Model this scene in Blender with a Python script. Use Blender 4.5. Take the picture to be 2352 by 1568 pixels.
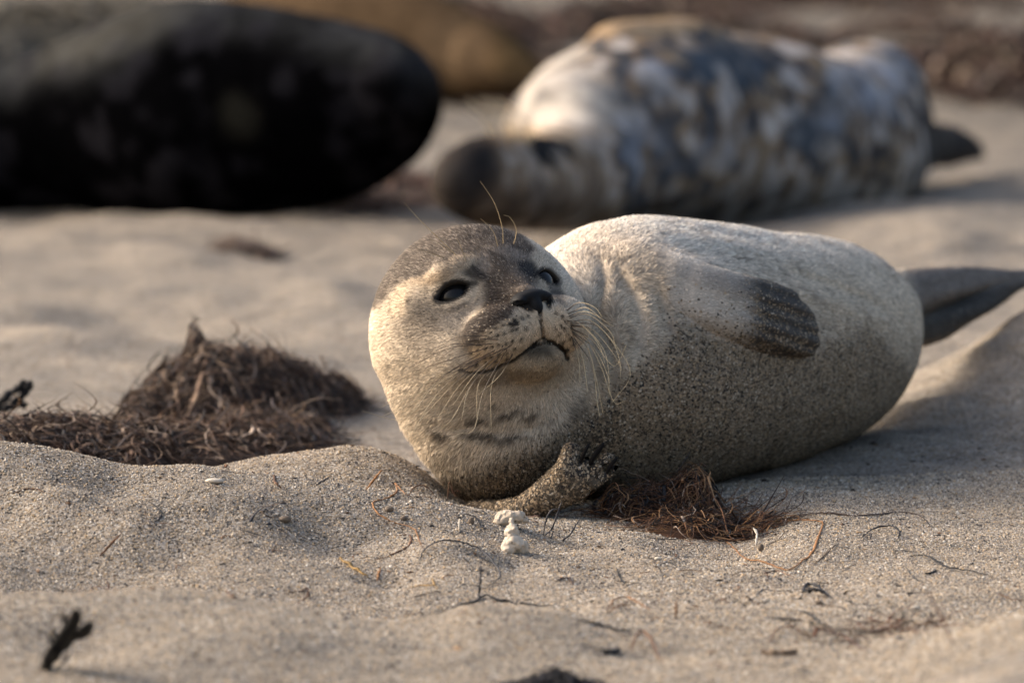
import bpy, math
import numpy as np
from mathutils import Vector, Matrix

for o in list(bpy.data.objects):
    bpy.data.objects.remove(o)
S = bpy.context.scene
COL = S.collection
rng = np.random.default_rng(7)

# ------------------------------------------------------------------ camera
CAM_H = 0.53
PITCH = math.radians(5.0)
FPX = 13067.0            # focal length in pixels of a 2352 px wide picture
cam_d = bpy.data.cameras.new('camera')
cam = bpy.data.objects.new('camera', cam_d)
COL.objects.link(cam)
cam.location = (0, 0, CAM_H)
cam.rotation_euler = (math.radians(90) - PITCH, 0, 0)
cam_d.sensor_width = 36.0
cam_d.lens = 200.0
cam_d.clip_start = 0.1
cam_d.clip_end = 500
cam_d.dof.use_dof = True
cam_d.dof.focus_distance = 4.33
cam_d.dof.aperture_fstop = 8.0
S.camera = cam

# ------------------------------------------------------------------ light
SUN_EL = math.radians(30)
SUN_AZ = math.radians(-76)       # from +Y (view direction) towards -X : back left
W = bpy.data.worlds.new('World')
S.world = W
W.use_nodes = True
nt = W.node_tree
nt.nodes.clear()
sky = nt.nodes.new('ShaderNodeTexSky')
sky.sky_type = 'NISHITA'
sky.sun_disc = False
sky.sun_elevation = SUN_EL
sky.sun_rotation = SUN_AZ
sky.air_density = 1.0
sky.dust_density = 6.0
sky.ozone_density = 1.0
bgn = nt.nodes.new('ShaderNodeBackground')
bgn.inputs['Strength'].default_value = 0.15
wo = nt.nodes.new('ShaderNodeOutputWorld')
tint = nt.nodes.new('ShaderNodeVectorMath')      # hazy, slightly warm air
tint.operation = 'MULTIPLY'
tint.inputs[1].default_value = (1.02, 0.98, 0.925)
nt.links.new(sky.outputs[0], tint.inputs[0])
nt.links.new(tint.outputs[0], bgn.inputs[0])
nt.links.new(bgn.outputs[0], wo.inputs[0])
sun_d = bpy.data.lights.new('sun', 'SUN')
sun_d.energy = 1.85
sun_d.angle = math.radians(18)
sun_d.color = (1.0, 0.91, 0.82)
sun = bpy.data.objects.new('sun', sun_d)
COL.objects.link(sun)
sdir = Vector((math.sin(SUN_AZ) * math.cos(SUN_EL), math.cos(SUN_AZ) * math.cos(SUN_EL), math.sin(SUN_EL)))
sun.rotation_euler = sdir.to_track_quat('Z', 'Y').to_euler()
sun.location = (-3, 5, 4)

S.view_settings.view_transform = 'Standard'
S.view_settings.look = 'None'
S.view_settings.gamma = 1.0
S.view_settings.exposure = 1.09
S.render.film_transparent = False
try:
    S.cycles.use_denoising = True
    S.cycles.max_bounces = 6
except Exception:
    pass

# ------------------------------------------------------------------ frames
CP, SP = math.cos(PITCH), math.sin(PITCH)
Rv = np.array([1.0, 0, 0])
Uv = np.array([0, SP, CP])
Fv = np.array([0, CP, -SP])
C0 = np.array([0, 0, CAM_H])
D0 = 4.5
SQ = D0 / FPX            # metres per picture pixel at the pup


def cam2world(q):        # q (N,3): right, up, depth in metres
    q = np.atleast_2d(q)
    return C0 + q[:, 0:1] * Rv + q[:, 1:2] * Uv + q[:, 2:3] * Fv


def at(px, py, D):       # a point seen at (px,py) at depth D metres, in world space
    return C0 + (px - 1176) * D / FPX * Rv + (784 - py) * D / FPX * Uv + D * Fv


def Q(px, py, d):        # pup frame (pixels at the pup's distance)
    k = 1 + d / FPX
    return np.array([(px - 1176) * k, (784 - py) * k, d], float)


def q2world(q):
    q = np.atleast_2d(q)
    c = np.empty((len(q), 3))
    c[:, 0] = q[:, 0] * SQ
    c[:, 1] = q[:, 1] * SQ
    c[:, 2] = q[:, 2] * SQ + D0
    return cam2world(c)


def project(q):          # pup frame -> picture pixels
    k = 1 + q[:, 2] / FPX
    return 1176 + q[:, 0] / k, 784 - q[:, 1] / k


# ------------------------------------------------------------------ numeric helpers
def hash3(ix, iy, iz, seed=0):
    h = (ix.astype(np.int64) * 374761393 + iy.astype(np.int64) * 668265263 + iz.astype(np.int64) * 2147483647 + seed * 974711) & 0xffffffff
    h = ((h ^ (h >> 13)) * 1274126177) & 0xffffffff
    h = ((h ^ (h >> 16)) * 2246822519) & 0xffffffff
    return ((h ^ (h >> 15)) & 0xffffff) / float(0xffffff)


def vnoise(x, y, z, seed=0):
    x, y, z = np.broadcast_arrays(x, y, z)
    ix, iy, iz = np.floor(x), np.floor(y), np.floor(z)
    fx, fy, fz = x - ix, y - iy, z - iz
    ix = ix.astype(np.int64); iy = iy.astype(np.int64); iz = iz.astype(np.int64)
    fx = fx * fx * (3 - 2 * fx); fy = fy * fy * (3 - 2 * fy); fz = fz * fz * (3 - 2 * fz)
    r = 0
    for a in (0, 1):
        wx = fx if a else 1 - fx
        for b in (0, 1):
            wy = fy if b else 1 - fy
            for c in (0, 1):
                wz = fz if c else 1 - fz
                r = r + wx * wy * wz * hash3(ix + a, iy + b, iz + c, seed)
    return r * 2 - 1


def fbm(x, y, z, octv=3, seed=0):
    r = 0; a = 1.0; t = 0
    for i in range(octv):
        r = r + a * vnoise(x * 2 ** i, y * 2 ** i, z * 2 ** i, seed + i * 17)
        t += a; a *= 0.5
    return r / t


def smoothstep(a, b, x):
    t = np.clip((x - a) / (b - a), 0, 1)
    return t * t * (3 - 2 * t)


def norm(v):
    return v / (np.linalg.norm(v, axis=-1, keepdims=True) + 1e-12)


def smin(a, b, k):
    h = np.clip(0.5 + 0.5 * (b - a) / k, 0, 1)
    return b * (1 - h) + a * h - k * h * (1 - h)


def smax(a, b, k):
    return -smin(-a, -b, k)


def sph(P, c, r):
    return np.linalg.norm(P - c, axis=1) - r


def ell(P, c, r):
    r = np.asarray(r, float)
    d = (P - c) / r
    k0 = np.linalg.norm(d, axis=1)
    k1 = np.linalg.norm(d / r, axis=1)
    return k0 * (k0 - 1) / (k1 + 1e-9)


def cone(P, a, b, ra, rb):
    ab = b - a
    t = np.clip(((P - a) @ ab) / (ab @ ab), 0, 1)
    return np.linalg.norm(P - a - t[:, None] * ab, axis=1) - (ra + (rb - ra) * t)


def chain(P, pts, rs, k=0):
    d = None
    for i in range(len(pts) - 1):
        e = cone(P, pts[i], pts[i + 1], rs[i], rs[i + 1])
        d = e if d is None else (np.minimum(d, e) if k == 0 else smin(d, e, k))
    return d


def catmull(pts, n):
    pts = np.asarray(pts, float)
    P = np.vstack([2 * pts[0] - pts[1], pts, 2 * pts[-1] - pts[-2]])
    out = []
    for i in range(1, len(P) - 2):
        for j in range(n):
            t = j / n
            a, b, c, d = P[i - 1], P[i], P[i + 1], P[i + 2]
            out.append(0.5 * (2 * b + (c - a) * t + (2 * a - 5 * b + 4 * c - d) * t * t + (3 * b - a - 3 * c + d) * t ** 3))
    out.append(P[-2])
    return np.array(out)


def spine(rows, n=4):
    """rows of (position, radius) -> dense smooth chain"""
    A = np.array([list(p) + [r] for p, r in rows])
    A = catmull(A, n)
    return A[:, :3], A[:, 3]


def surface_nets(f, lo, hi, h):
    lo = np.asarray(lo, float); hi = np.asarray(hi, float)
    n = np.ceil((hi - lo) / h).astype(int) + 1
    xs = [lo[i] + h * np.arange(n[i]) for i in range(3)]
    V = np.empty(n)
    YY, ZZ = np.meshgrid(xs[1], xs[2], indexing='ij')
    step = max(1, int(400000 / (n[1] * n[2])))
    for i in range(0, n[0], step):
        xx = xs[0][i:i + step]
        P = np.empty((len(xx), n[1], n[2], 3))
        P[..., 0] = xx[:, None, None]; P[..., 1] = YY; P[..., 2] = ZZ
        V[i:i + step] = f(P.reshape(-1, 3)).reshape(len(xx), n[1], n[2])
    neg = V < 0
    m = [slice(0, -1), slice(1, None)]
    cnt = np.zeros(n - 1, int)
    for a in (0, 1):
        for b in (0, 1):
            for c in (0, 1):
                cnt += neg[m[a], m[b], m[c]]
    act = (cnt > 0) & (cnt < 8)
    idx = -np.ones(act.shape, int)
    cells = np.argwhere(act)
    idx[act] = np.arange(len(cells))
    acc = np.zeros((len(cells), 3)); w = np.zeros(len(cells))
    I, J, K = cells.T
    corners = [(a, b, c) for a in (0, 1) for b in (0, 1) for c in (0, 1)]
    for p in corners:
        for ax in range(3):
            if p[ax] == 0:
                q = list(p); q[ax] = 1
                v0 = V[I + p[0], J + p[1], K + p[2]]; v1 = V[I + q[0], J + q[1], K + q[2]]
                cr = (v0 < 0) != (v1 < 0)
                t = np.where(cr, v0 / np.where(cr, v0 - v1, 1), 0)
                pos = np.tile(np.array(p, float), (len(cells), 1))
                pos[:, ax] += t
                acc += pos * cr[:, None]; w += cr
    verts = lo + h * (cells + acc / w[:, None])
    quads = []
    for ax in range(3):
        sl0 = [slice(None)] * 3; sl1 = [slice(None)] * 3
        sl0[ax] = slice(0, -1); sl1[ax] = slice(1, None)
        a = neg[tuple(sl0)]; b = neg[tuple(sl1)]
        e = np.argwhere(a != b)
        u, v = (ax + 1) % 3, (ax + 2) % 3
        ok = (e[:, u] > 0) & (e[:, v] > 0) & (e[:, u] < n[u] - 1) & (e[:, v] < n[v] - 1)
        e = e[ok]
        if len(e) == 0:
            continue
        flip = a[tuple(e.T)]
        def g(du, dv):
            c = e.copy(); c[:, u] += du; c[:, v] += dv
            return idx[tuple(c.T)]
        qd = np.stack([g(-1, -1), g(0, -1), g(0, 0), g(-1, 0)], 1)
        qd[~flip] = qd[~flip][:, ::-1]
        quads.append(qd)
    return verts, np.vstack(quads)


def subdivide(v, q):
    e = np.stack([q, np.roll(q, -1, 1)], 2).reshape(-1, 2)
    es = np.sort(e, 1)
    key = es[:, 0].astype(np.int64) * (len(v) + 1) + es[:, 1]
    uk, first, inv = np.unique(key, return_index=True, return_inverse=True)
    mid = (v[es[first, 0]] + v[es[first, 1]]) / 2
    cen = v[q].mean(1)
    nv = np.vstack([v, mid, cen])
    em = len(v) + inv.reshape(-1).reshape(len(q), 4)
    ce = len(v) + len(mid) + np.arange(len(q))
    out = []
    for i in range(4):
        out.append(np.stack([q[:, i], em[:, i], ce, em[:, (i + 3) % 4]], 1))
    return nv, np.vstack(out)


def grad(f, P, h):
    k = np.array([[1, -1, -1], [-1, -1, 1], [-1, 1, -1], [1, 1, 1]], float)
    g = 0
    for kk in k:
        g = g + kk * f(P + kk * h)[:, None]
    return g / (4 * h)


def refine(f, v, q, levels, h, smooth=True):
    for L in range(levels + 1):
        if L:
            v, q = subdivide(v, q)
        for it in range(2 if L < levels or levels == 0 else 1):
            g = grad(f, v, h)
            d = f(v)
            g2 = (g * g).sum(1) + 1e-6
            stp = (d / np.maximum(g2, 0.25))[:, None] * g
            ln = np.linalg.norm(stp, axis=1, keepdims=True)
            stp *= np.minimum(1, 6 * h / (ln + 1e-9))
            v = v - stp
    nrm = norm(grad(f, v, h))
    return v, q, nrm


def march(f, px, py, d0=-700, d1=1500, frame=None, n=60):
    """depth at which the picture ray meets the surface f"""
    frame = frame or Q
    ds = np.linspace(d0, d1, 440)
    P = np.array([frame(px, py, d) for d in ds])
    v = f(P)
    i = np.argmax(v < 0)
    if not (v < 0).any():
        i = np.argmin(v)
        return ds[i]
    a, b = ds[max(i - 1, 0)], ds[i]
    for _ in range(12):
        m = (a + b) / 2
        if f(np.array([frame(px, py, m)]))[0] < 0:
            b = m
        else:
            a = m
    return (a + b) / 2


# ------------------------------------------------------------------ objects
def mesh_np(name, verts, faces, mat=None, parent=None, col=None, nrm=None, smooth=True, rough=None):
    """faces: list of (M,k) arrays"""
    me = bpy.data.meshes.new(name)
    faces = [np.asarray(f) for f in (faces if isinstance(faces, (list, tuple)) else [faces]) if len(f)]
    nl = sum(f.size for f in faces); nf = sum(len(f) for f in faces)
    me.vertices.add(len(verts))
    me.vertices.foreach_set('co', np.asarray(verts, np.float32).ravel())
    me.loops.add(nl)
    me.loops.foreach_set('vertex_index', np.concatenate([f.ravel() for f in faces]).astype(np.int32))
    me.polygons.add(nf)
    ls = []; o = 0
    for f in faces:
        ls.append(o + np.arange(len(f)) * f.shape[1]); o += f.size
    me.polygons.foreach_set('loop_start', np.concatenate(ls).astype(np.int32))
    me.polygons.foreach_set('use_smooth', np.full(nf, smooth))
    me.update(calc_edges=True)
    if col is not None:
        a = me.attributes.new('Col', 'FLOAT_COLOR', 'POINT')
        c = np.ones((len(verts), 4), np.float32); c[:, :3] = col
        a.data.foreach_set('color', c.ravel())
    if nrm is not None:
        a = me.attributes.new('nrm', 'FLOAT_VECTOR', 'POINT')
        a.data.foreach_set('vector', np.asarray(nrm, np.float32).ravel())
    ob = bpy.data.objects.new(name, me)
    COL.objects.link(ob)
    if mat:
        me.materials.append(mat)
    if parent:
        ob.parent = parent
        ob.matrix_parent_inverse = Matrix.Translation(-parent.location)
    return ob


def thing(name, label, cat, loc, group=None):
    o = bpy.data.objects.new(name, None)
    COL.objects.link(o)
    o.location = Vector(loc)
    o.empty_display_size = 0.05
    o['label'] = label; o['category'] = cat
    if group:
        o['group'] = group
    return o


def tag(o, label, cat, group=None, kind=None):
    o['label'] = label; o['category'] = cat
    if group:
        o['group'] = group
    if kind:
        o['kind'] = kind
    return o


def tube(pts, rad, sides=5, flat=1.0):
    """verts, quads of a tube along world points"""
    pts = np.asarray(pts, float)
    n = len(pts)
    rad = np.broadcast_to(rad, (n,))
    t = norm(np.gradient(pts, axis=0))
    up = np.array([0.13, 0.21, 0.97])
    a = norm(np.cross(t, up)); b = np.cross(a, t)
    ang = np.linspace(0, 2 * np.pi, sides, endpoint=False)
    v = pts[:, None, :] + rad[:, None, None] * (np.cos(ang)[None, :, None] * a[:, None, :] + flat * np.sin(ang)[None, :, None] * b[:, None, :])
    v = v.reshape(-1, 3)
    i = np.arange(n - 1)[:, None] * sides; j = np.arange(sides)[None, :]; j2 = (j + 1) % sides
    q = np.stack([i + j, i + j2, i + sides + j2, i + sides + j], 2).reshape(-1, 4)
    return v, q


class Acc:
    def __init__(s):
        s.v = []; s.f = []; s.c = []; s.n = 0

    def add(s, v, f, c):
        s.v.append(v); s.f.append(np.asarray(f) + s.n); s.n += len(v)
        s.c.append(np.broadcast_to(np.asarray(c, float), (len(v), 3)))

    def build(s, name, mat, parent=None, smooth=True):
        by = {}
        for f in s.f:
            by.setdefault(f.shape[1], []).append(f)
        return mesh_np(name, np.vstack(s.v), [np.vstack(x) for x in by.values()], mat, parent, np.vstack(s.c), smooth=smooth)


# ------------------------------------------------------------------ materials
def mat_base(name):
    m = bpy.data.materials.new(name)
    m.use_nodes = True
    t = m.node_tree
    b = t.nodes['Principled BSDF']
    return m, t, b


def N(t, typ, **kw):
    n = t.nodes.new(typ)
    for k, v in kw.items():
        if k in ('operation', 'blend_type', 'data_type', 'feature', 'attribute_name', 'interpolation'):
            setattr(n, k, v)
        else:
            n.inputs[k].default_value = v
    return n


def mat_attr(name, rough=0.8, spec=0.25, usen=False, noise=0.0, nscale=60, bump=0.0, bscale=400):
    m, t, b = mat_base(name)
    a = N(t, 'ShaderNodeAttribute', attribute_name='Col')
    col = a.outputs['Color']
    if noise:
        tc = N(t, 'ShaderNodeNewGeometry')
        nz = N(t, 'ShaderNodeTexNoise', Scale=nscale, Detail=5.0, Roughness=0.65)
        t.links.new(tc.outputs['Position'], nz.inputs['Vector'])
        mr = N(t, 'ShaderNodeMapRange', **{'From Min': 0.3, 'From Max': 0.7, 'To Min': 1 - noise, 'To Max': 1 + noise})
        t.links.new(nz.outputs['Fac'], mr.inputs['Value'])
        mx = N(t, 'ShaderNodeVectorMath', operation='SCALE')
        t.links.new(col, mx.inputs[0]); t.links.new(mr.outputs[0], mx.inputs['Scale'])
        col = mx.outputs[0]
    t.links.new(col, b.inputs['Base Color'])
    b.inputs['Roughness'].default_value = rough
    b.inputs['Specular IOR Level'].default_value = spec
    if usen:
        an = N(t, 'ShaderNodeAttribute', attribute_name='nrm')
        t.links.new(an.outputs['Vector'], b.inputs['Normal'])
    if bump:
        tc2 = N(t, 'ShaderNodeNewGeometry')
        nz2 = N(t, 'ShaderNodeTexNoise', Scale=bscale, Detail=4.0)
        t.links.new(tc2.outputs['Position'], nz2.inputs['Vector'])
        bp = N(t, 'ShaderNodeBump', Strength=bump, Distance=0.004)
        t.links.new(nz2.outputs['Fac'], bp.inputs['Height'])
        t.links.new(bp.outputs[0], b.inputs['Normal'])
    return m


def mat_sand():
    m, t, b = mat_base('sand')
    g = N(t, 'ShaderNodeNewGeometry')
    vo = N(t, 'ShaderNodeTexVoronoi', Scale=600.0)
    t.links.new(g.outputs['Position'], vo.inputs['Vector'])
    sep = N(t, 'ShaderNodeSeparateColor')
    t.links.new(vo.outputs['Color'], sep.inputs[0])
    cr = t.nodes.new('ShaderNodeValToRGB')
    cr.color_ramp.interpolation = 'CONSTANT'
    stops = [(0.0, (0.035, 0.035, 0.04)), (0.07, (0.13, 0.105, 0.08)), (0.16, (0.29, 0.24, 0.185)), (0.34, (0.35, 0.30, 0.245)),
             (0.52, (0.42, 0.37, 0.31)), (0.68, (0.39, 0.31, 0.21)), (0.78, (0.42, 0.39, 0.35)), (0.93, (0.60, 0.56, 0.50))]
    el = cr.color_ramp.elements
    while len(el) < len(stops):
        el.new(0.5)
    for e, (p, c) in zip(el, stops):
        e.position = p; e.color = (*c, 1)
    t.links.new(sep.outputs[0], cr.inputs[0])
    # broad tint variation
    n1 = N(t, 'ShaderNodeTexNoise', Scale=7.0, Detail=4.0, Roughness=0.6)
    t.links.new(g.outputs['Position'], n1.inputs['Vector'])
    cr2 = t.nodes.new('ShaderNodeValToRGB')
    cr2.color_ramp.elements[0].position = 0.35; cr2.color_ramp.elements[0].color = (0.48, 0.49, 0.51, 1)
    cr2.color_ramp.elements[1].position = 0.65; cr2.color_ramp.elements[1].color = (0.70, 0.69, 0.68, 1)
    t.links.new(n1.outputs['Fac'], cr2.inputs[0])
    mx = N(t, 'ShaderNodeVectorMath', operation='MULTIPLY')
    t.links.new(cr.outputs[0], mx.inputs[0]); t.links.new(cr2.outputs[0], mx.inputs[1])
    # darker mineral drifts
    n3 = N(t, 'ShaderNodeTexNoise', Scale=45.0, Detail=3.0, Roughness=0.7)
    t.links.new(g.outputs['Position'], n3.inputs['Vector'])
    mr = N(t, 'ShaderNodeMapRange', **{'From Min': 0.35, 'From Max': 0.65, 'To Min': 0.84, 'To Max': 1.1})
    t.links.new(n3.outputs['Fac'], mr.inputs['Value'])
    mx2 = N(t, 'ShaderNodeVectorMath', operation='SCALE')
    t.links.new(mx.outputs[0], mx2.inputs[0]); t.links.new(mr.outputs[0], mx2.inputs['Scale'])
    # shade put into the sand colour farther up the beach
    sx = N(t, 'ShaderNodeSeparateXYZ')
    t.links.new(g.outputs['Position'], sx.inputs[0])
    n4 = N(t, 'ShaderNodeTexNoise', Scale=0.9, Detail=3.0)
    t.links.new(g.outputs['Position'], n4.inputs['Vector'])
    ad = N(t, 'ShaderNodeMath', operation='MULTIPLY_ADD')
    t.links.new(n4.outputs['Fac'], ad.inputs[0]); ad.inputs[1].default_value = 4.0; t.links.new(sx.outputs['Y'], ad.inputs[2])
    far_shade = N(t, 'ShaderNodeMapRange', **{'From Min': 9.5, 'From Max': 13.5, 'To Min': 1.0, 'To Max': 0.62})
    t.links.new(ad.outputs[0], far_shade.inputs['Value'])
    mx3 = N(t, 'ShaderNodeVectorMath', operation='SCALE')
    t.links.new(mx2.outputs[0], mx3.inputs[0]); t.links.new(far_shade.outputs[0], mx3.inputs['Scale'])
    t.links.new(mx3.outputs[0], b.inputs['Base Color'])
    b.inputs['Roughness'].default_value = 0.9
    b.inputs['Specular IOR Level'].default_value = 0.2
    bp = N(t, 'ShaderNodeBump', Strength=0.75, Distance=0.0010)
    t.links.new(vo.outputs['Distance'], bp.inputs['Height'])
    bp.invert = True
    n2 = N(t, 'ShaderNodeTexNoise', Scale=90.0, Detail=5.0, Roughness=0.65)
    t.links.new(g.outputs['Position'], n2.inputs['Vector'])
    bp2 = N(t, 'ShaderNodeBump', Strength=0.55, Distance=0.006)
    t.links.new(n2.outputs['Fac'], bp2.inputs['Height'])
    t.links.new(bp.outputs[0], bp2.inputs['Normal'])
    t.links.new(bp2.outputs[0], b.inputs['Normal'])
    return m


def mat_plain(name, col, rough, spec=0.5, coat=0.0):
    m, t, b = mat_base(name)
    g = N(t, 'ShaderNodeNewGeometry')
    nz = N(t, 'ShaderNodeTexNoise', Scale=900.0, Detail=3.0)
    t.links.new(g.outputs['Position'], nz.inputs['Vector'])
    mr = N(t, 'ShaderNodeMapRange', **{'To Min': 0.7, 'To Max': 1.3})
    t.links.new(nz.outputs['Fac'], mr.inputs['Value'])
    c = N(t, 'ShaderNodeVectorMath', operation='SCALE')
    c.inputs[0].default_value = col
    t.links.new(mr.outputs[0], c.inputs['Scale'])
    t.links.new(c.outputs[0], b.inputs['Base Color'])
    b.inputs['Roughness'].default_value = rough
    b.inputs['Specular IOR Level'].default_value = spec
    b.inputs['Coat Weight'].default_value = coat
    b.inputs['Coat Roughness'].default_value = 0.03
    return m


M_sand = mat_sand()
M_fur = mat_attr('pup_fur', rough=0.75, spec=0.18, usen=True)
t_ = M_fur.node_tree
g_ = N(t_, 'ShaderNodeNewGeometry')
v_ = N(t_, 'ShaderNodeTexVoronoi', Scale=640.0)
t_.links.new(g_.outputs['Position'], v_.inputs['Vector'])
s_ = N(t_, 'ShaderNodeSeparateColor')
t_.links.new(v_.outputs['Color'], s_.inputs[0])
r_ = t_.nodes.new('ShaderNodeValToRGB')
r_.color_ramp.interpolation = 'CONSTANT'
st_ = [(0.0, (.030, .028, .028)), (0.22, (.09, .07, .05)), (0.42, (.18, .135, .09)), (0.60, (.28, .21, .14)), (0.78, (.39, .30, .20)), (0.93, (.52, .45, .36))]
while len(r_.color_ramp.elements) < len(st_):
    r_.color_ramp.elements.new(.5)
for e_, (p_, c_) in zip(r_.color_ramp.elements, st_):
    e_.position = p_; e_.color = (*c_, 1)
t_.links.new(s_.outputs[0], r_.inputs[0])
a_ = N(t_, 'ShaderNodeAttribute', attribute_name='sandy')
gt_ = N(t_, 'ShaderNodeMath', operation='GREATER_THAN')       # each grain is either there or not
t_.links.new(a_.outputs['Fac'], gt_.inputs[0]); t_.links.new(s_.outputs[1], gt_.inputs[1])
mx_ = N(t_, 'ShaderNodeMix', data_type='RGBA')
t_.links.new(gt_.outputs[0], mx_.inputs[0])
ca_ = [n for n in t_.nodes if n.type == 'ATTRIBUTE' and n.attribute_name == 'Col'][0]
t_.links.new(ca_.outputs['Color'], mx_.inputs[6]); t_.links.new(r_.outputs[0], mx_.inputs[7])
t_.links.new(mx_.outputs[2], t_.nodes['Principled BSDF'].inputs['Base Color'])
M_seal = mat_attr('adult_fur', rough=1.0, spec=0.0, noise=0.35, nscale=38, bump=0.3, bscale=120)
M_weed = mat_attr('dried_seaweed', rough=0.75, spec=0.25, noise=0.3, nscale=500)
M_grain = mat_attr('grain', rough=0.7, spec=0.3)
M_eye = mat_plain('eye_ball', (0.008, 0.008, 0.009), 0.03, 0.20, 0.0)
M_nose = mat_plain('nose_leather', (0.005, 0.0055, 0.007), 0.65, 0.2)
M_claw = mat_plain('claw_horn', (0.008, 0.007, 0.007), 0.8, 0.1)

# ------------------------------------------------------------------ the beach
ST = [  # (distance, [(px, picture y of the surface)])
    (1.0, None), (2.6, None),
    (3.40, [(0, 1625), (1176, 1640), (1900, 1640), (2150, 1560), (2352, 1500)]),
    (3.56, [(0, 1500), (400, 1510), (900, 1560), (1500, 1560), (1900, 1560), (2100, 1500), (2352, 1415)]),
    (3.76, [(-300, 1365), (0, 1366), (200, 1362), (430, 1358), (560, 1368), (700, 1396), (820, 1420), (930, 1432), (1010, 1412), (1090, 1388), (1170, 1388), (1260, 1402), (1400, 1445), (1700, 1460), (2000, 1455), (2352, 1420)]),
    (3.90, [(-300, 1440), (0, 1440), (500, 1440), (850, 1432), (950, 1436), (1050, 1425), (1176, 1420), (1400, 1395), (1600, 1402), (2000, 1395), (2200, 1405), (2352, 1415)]),
    (4.03, [(-300, 1330), (0, 1330), (150, 1345), (300, 1340), (500, 1315), (700, 1322), (900, 1350), (1000, 1338), (1176, 1352), (1400, 1365), (1500, 1350), (1700, 1358), (2000, 1345), (2352, 1345)]),
    (4.14, [(-300, 1200), (0, 1210), (180, 1185), (300, 1170), (420, 1190), (550, 1205), (700, 1235), (850, 1262), (930, 1270), (1050, 1265), (1200, 1290), (1300, 1300), (1400, 1305), (1500, 1288), (1700, 1305), (1850, 1310), (2100, 1300), (2352, 1300)]),
    (4.26, [(-300, 990), (0, 1015), (100, 1028), (200, 1047), (290, 1072), (350, 1068), (470, 1065), (540, 1086), (620, 1096), (720, 1101), (850, 1124), (980, 1145), (1080, 1172), (1160, 1193), (1240, 1222), (1330, 1245), (1450, 1238), (1560, 1268), (1700, 1278), (1850, 1228), (1950, 1225), (2100, 1230), (2352, 1235)]),
    (4.38, [(-300, 1150), (0, 1155), (500, 1160), (700, 1160), (1000, 1172), (1100, 1182), (1200, 1192), (1300, 1200), (1450, 1205), (1560, 1222), (1700, 1232), (1800, 1185), (1900, 1160), (2050, 1175), (2352, 1185)]),
    (4.50, [(-300, 1100), (0, 1110), (400, 1105), (520, 1078), (620, 1052), (700, 1041), (800, 1030), (880, 1036), (960, 1070), (1050, 1150), (1200, 1165), (1500, 1165), (1800, 1130), (2352, 1140)]),
    (4.62, [(-300, 1060), (0, 1075), (500, 1110), (800, 1090), (950, 1105), (1176, 1135), (1500, 1135), (1800, 1105), (2352, 1095)]),
    (4.80, [(-300, 1050), (0, 1060), (800, 1060), (1176, 1082), (1600, 1085), (1850, 1045), (2352, 1030)]),
    (5.05, [(-300, 1000), (0, 1005), (800, 1005), (1500, 1010), (1900, 1005), (2030, 965), (2352, 940)]),
    (5.35, [(-300, 930), (0, 938), (1000, 938), (1700, 938), (2000, 910), (2090, 875), (2200, 820), (2352, 735), (2600, 690)]),
    (5.7, [(-300, 858), (0, 862), (1000, 862), (1700, 862), (2000, 855), (2200, 850), (2352, 840), (2600, 820)]),
    (6.4, [(-300, 728), (0, 725), (500, 715), (1000, 725), (1700, 730), (2352, 720)]),
    (7.2, [(-300, 600), (0, 590), (450, 585), (1000, 602), (1700, 602), (1950, 545), (2150, 520), (2352, 560)]),
    (8.4, [(-300, 470), (0, 470), (900, 455), (1700, 470), (2100, 440), (2352, 440)]),
    (10.0, None), (13.0, None), (17.0, None), (24.0, None), (60.0, None)]
YK = np.array([s[0] for s in ST])
PXG = np.arange(-400, 2801, 5.0)
ker = np.exp(-0.5 * (np.arange(-16, 17) * 5 / 22.0) ** 2); ker /= ker.sum()


def z_of(py, Y):
    v = (784 - py) / FPX
    return CAM_H + Y * (-SP + v * CP) / (CP + v * SP)


ZK = np.zeros((len(ST), len(PXG)))
for i, (Y, tb) in enumerate(ST):
    if tb:
        y = np.interp(PXG, [a for a, b in tb], [b for a, b in tb])
        y = np.convolve(np.pad(y, 16, 'edge'), ker, 'valid')
        ZK[i] = z_of(y, Y)
ZT = np.zeros_like(ZK)
for i in range(1, len(ST) - 1):      # limited slopes (no overshoot)
    s0 = (ZK[i] - ZK[i - 1]) / (YK[i] - YK[i - 1]); s1 = (ZK[i + 1] - ZK[i]) / (YK[i + 1] - YK[i])
    ZT[i] = np.where(s0 * s1 > 0, 2 * s0 * s1 / (s0 + s1 + 1e-12 * np.sign(s0 + s1)), 0)


DENTS = [(270, 4.20, 110, .030, -.010), (120, 4.16, 90, .03, .006), (560, 4.17, 120, .035, .008), (760, 4.13, 90, .03, -.007), (1000, 4.13, 110, .035, .008), (420, 4.08, 100, .03, -.006),
         (900, 4.05, 80, .02, -.006), (1180, 4.12, 60, .03, -.006), (1420, 4.17, 100, .03, .007), (1600, 4.24, 90, .03, -.006), (1300, 4.06, 110, .025, .005), (1700, 4.08, 120, .03, .005), (1880, 4.18, 80, .04, .005),
         (180, 3.62, 130, .05, -.008), (620, 3.62, 160, .05, .008), (1500, 3.66, 120, .04, -.006), (350, 6.3, 200, .2, -.02), (760, 6.6, 130, .15, .02), (120, 6.0, 160, .15, .018), (600, 5.8, 170, .12, .012)]


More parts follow.
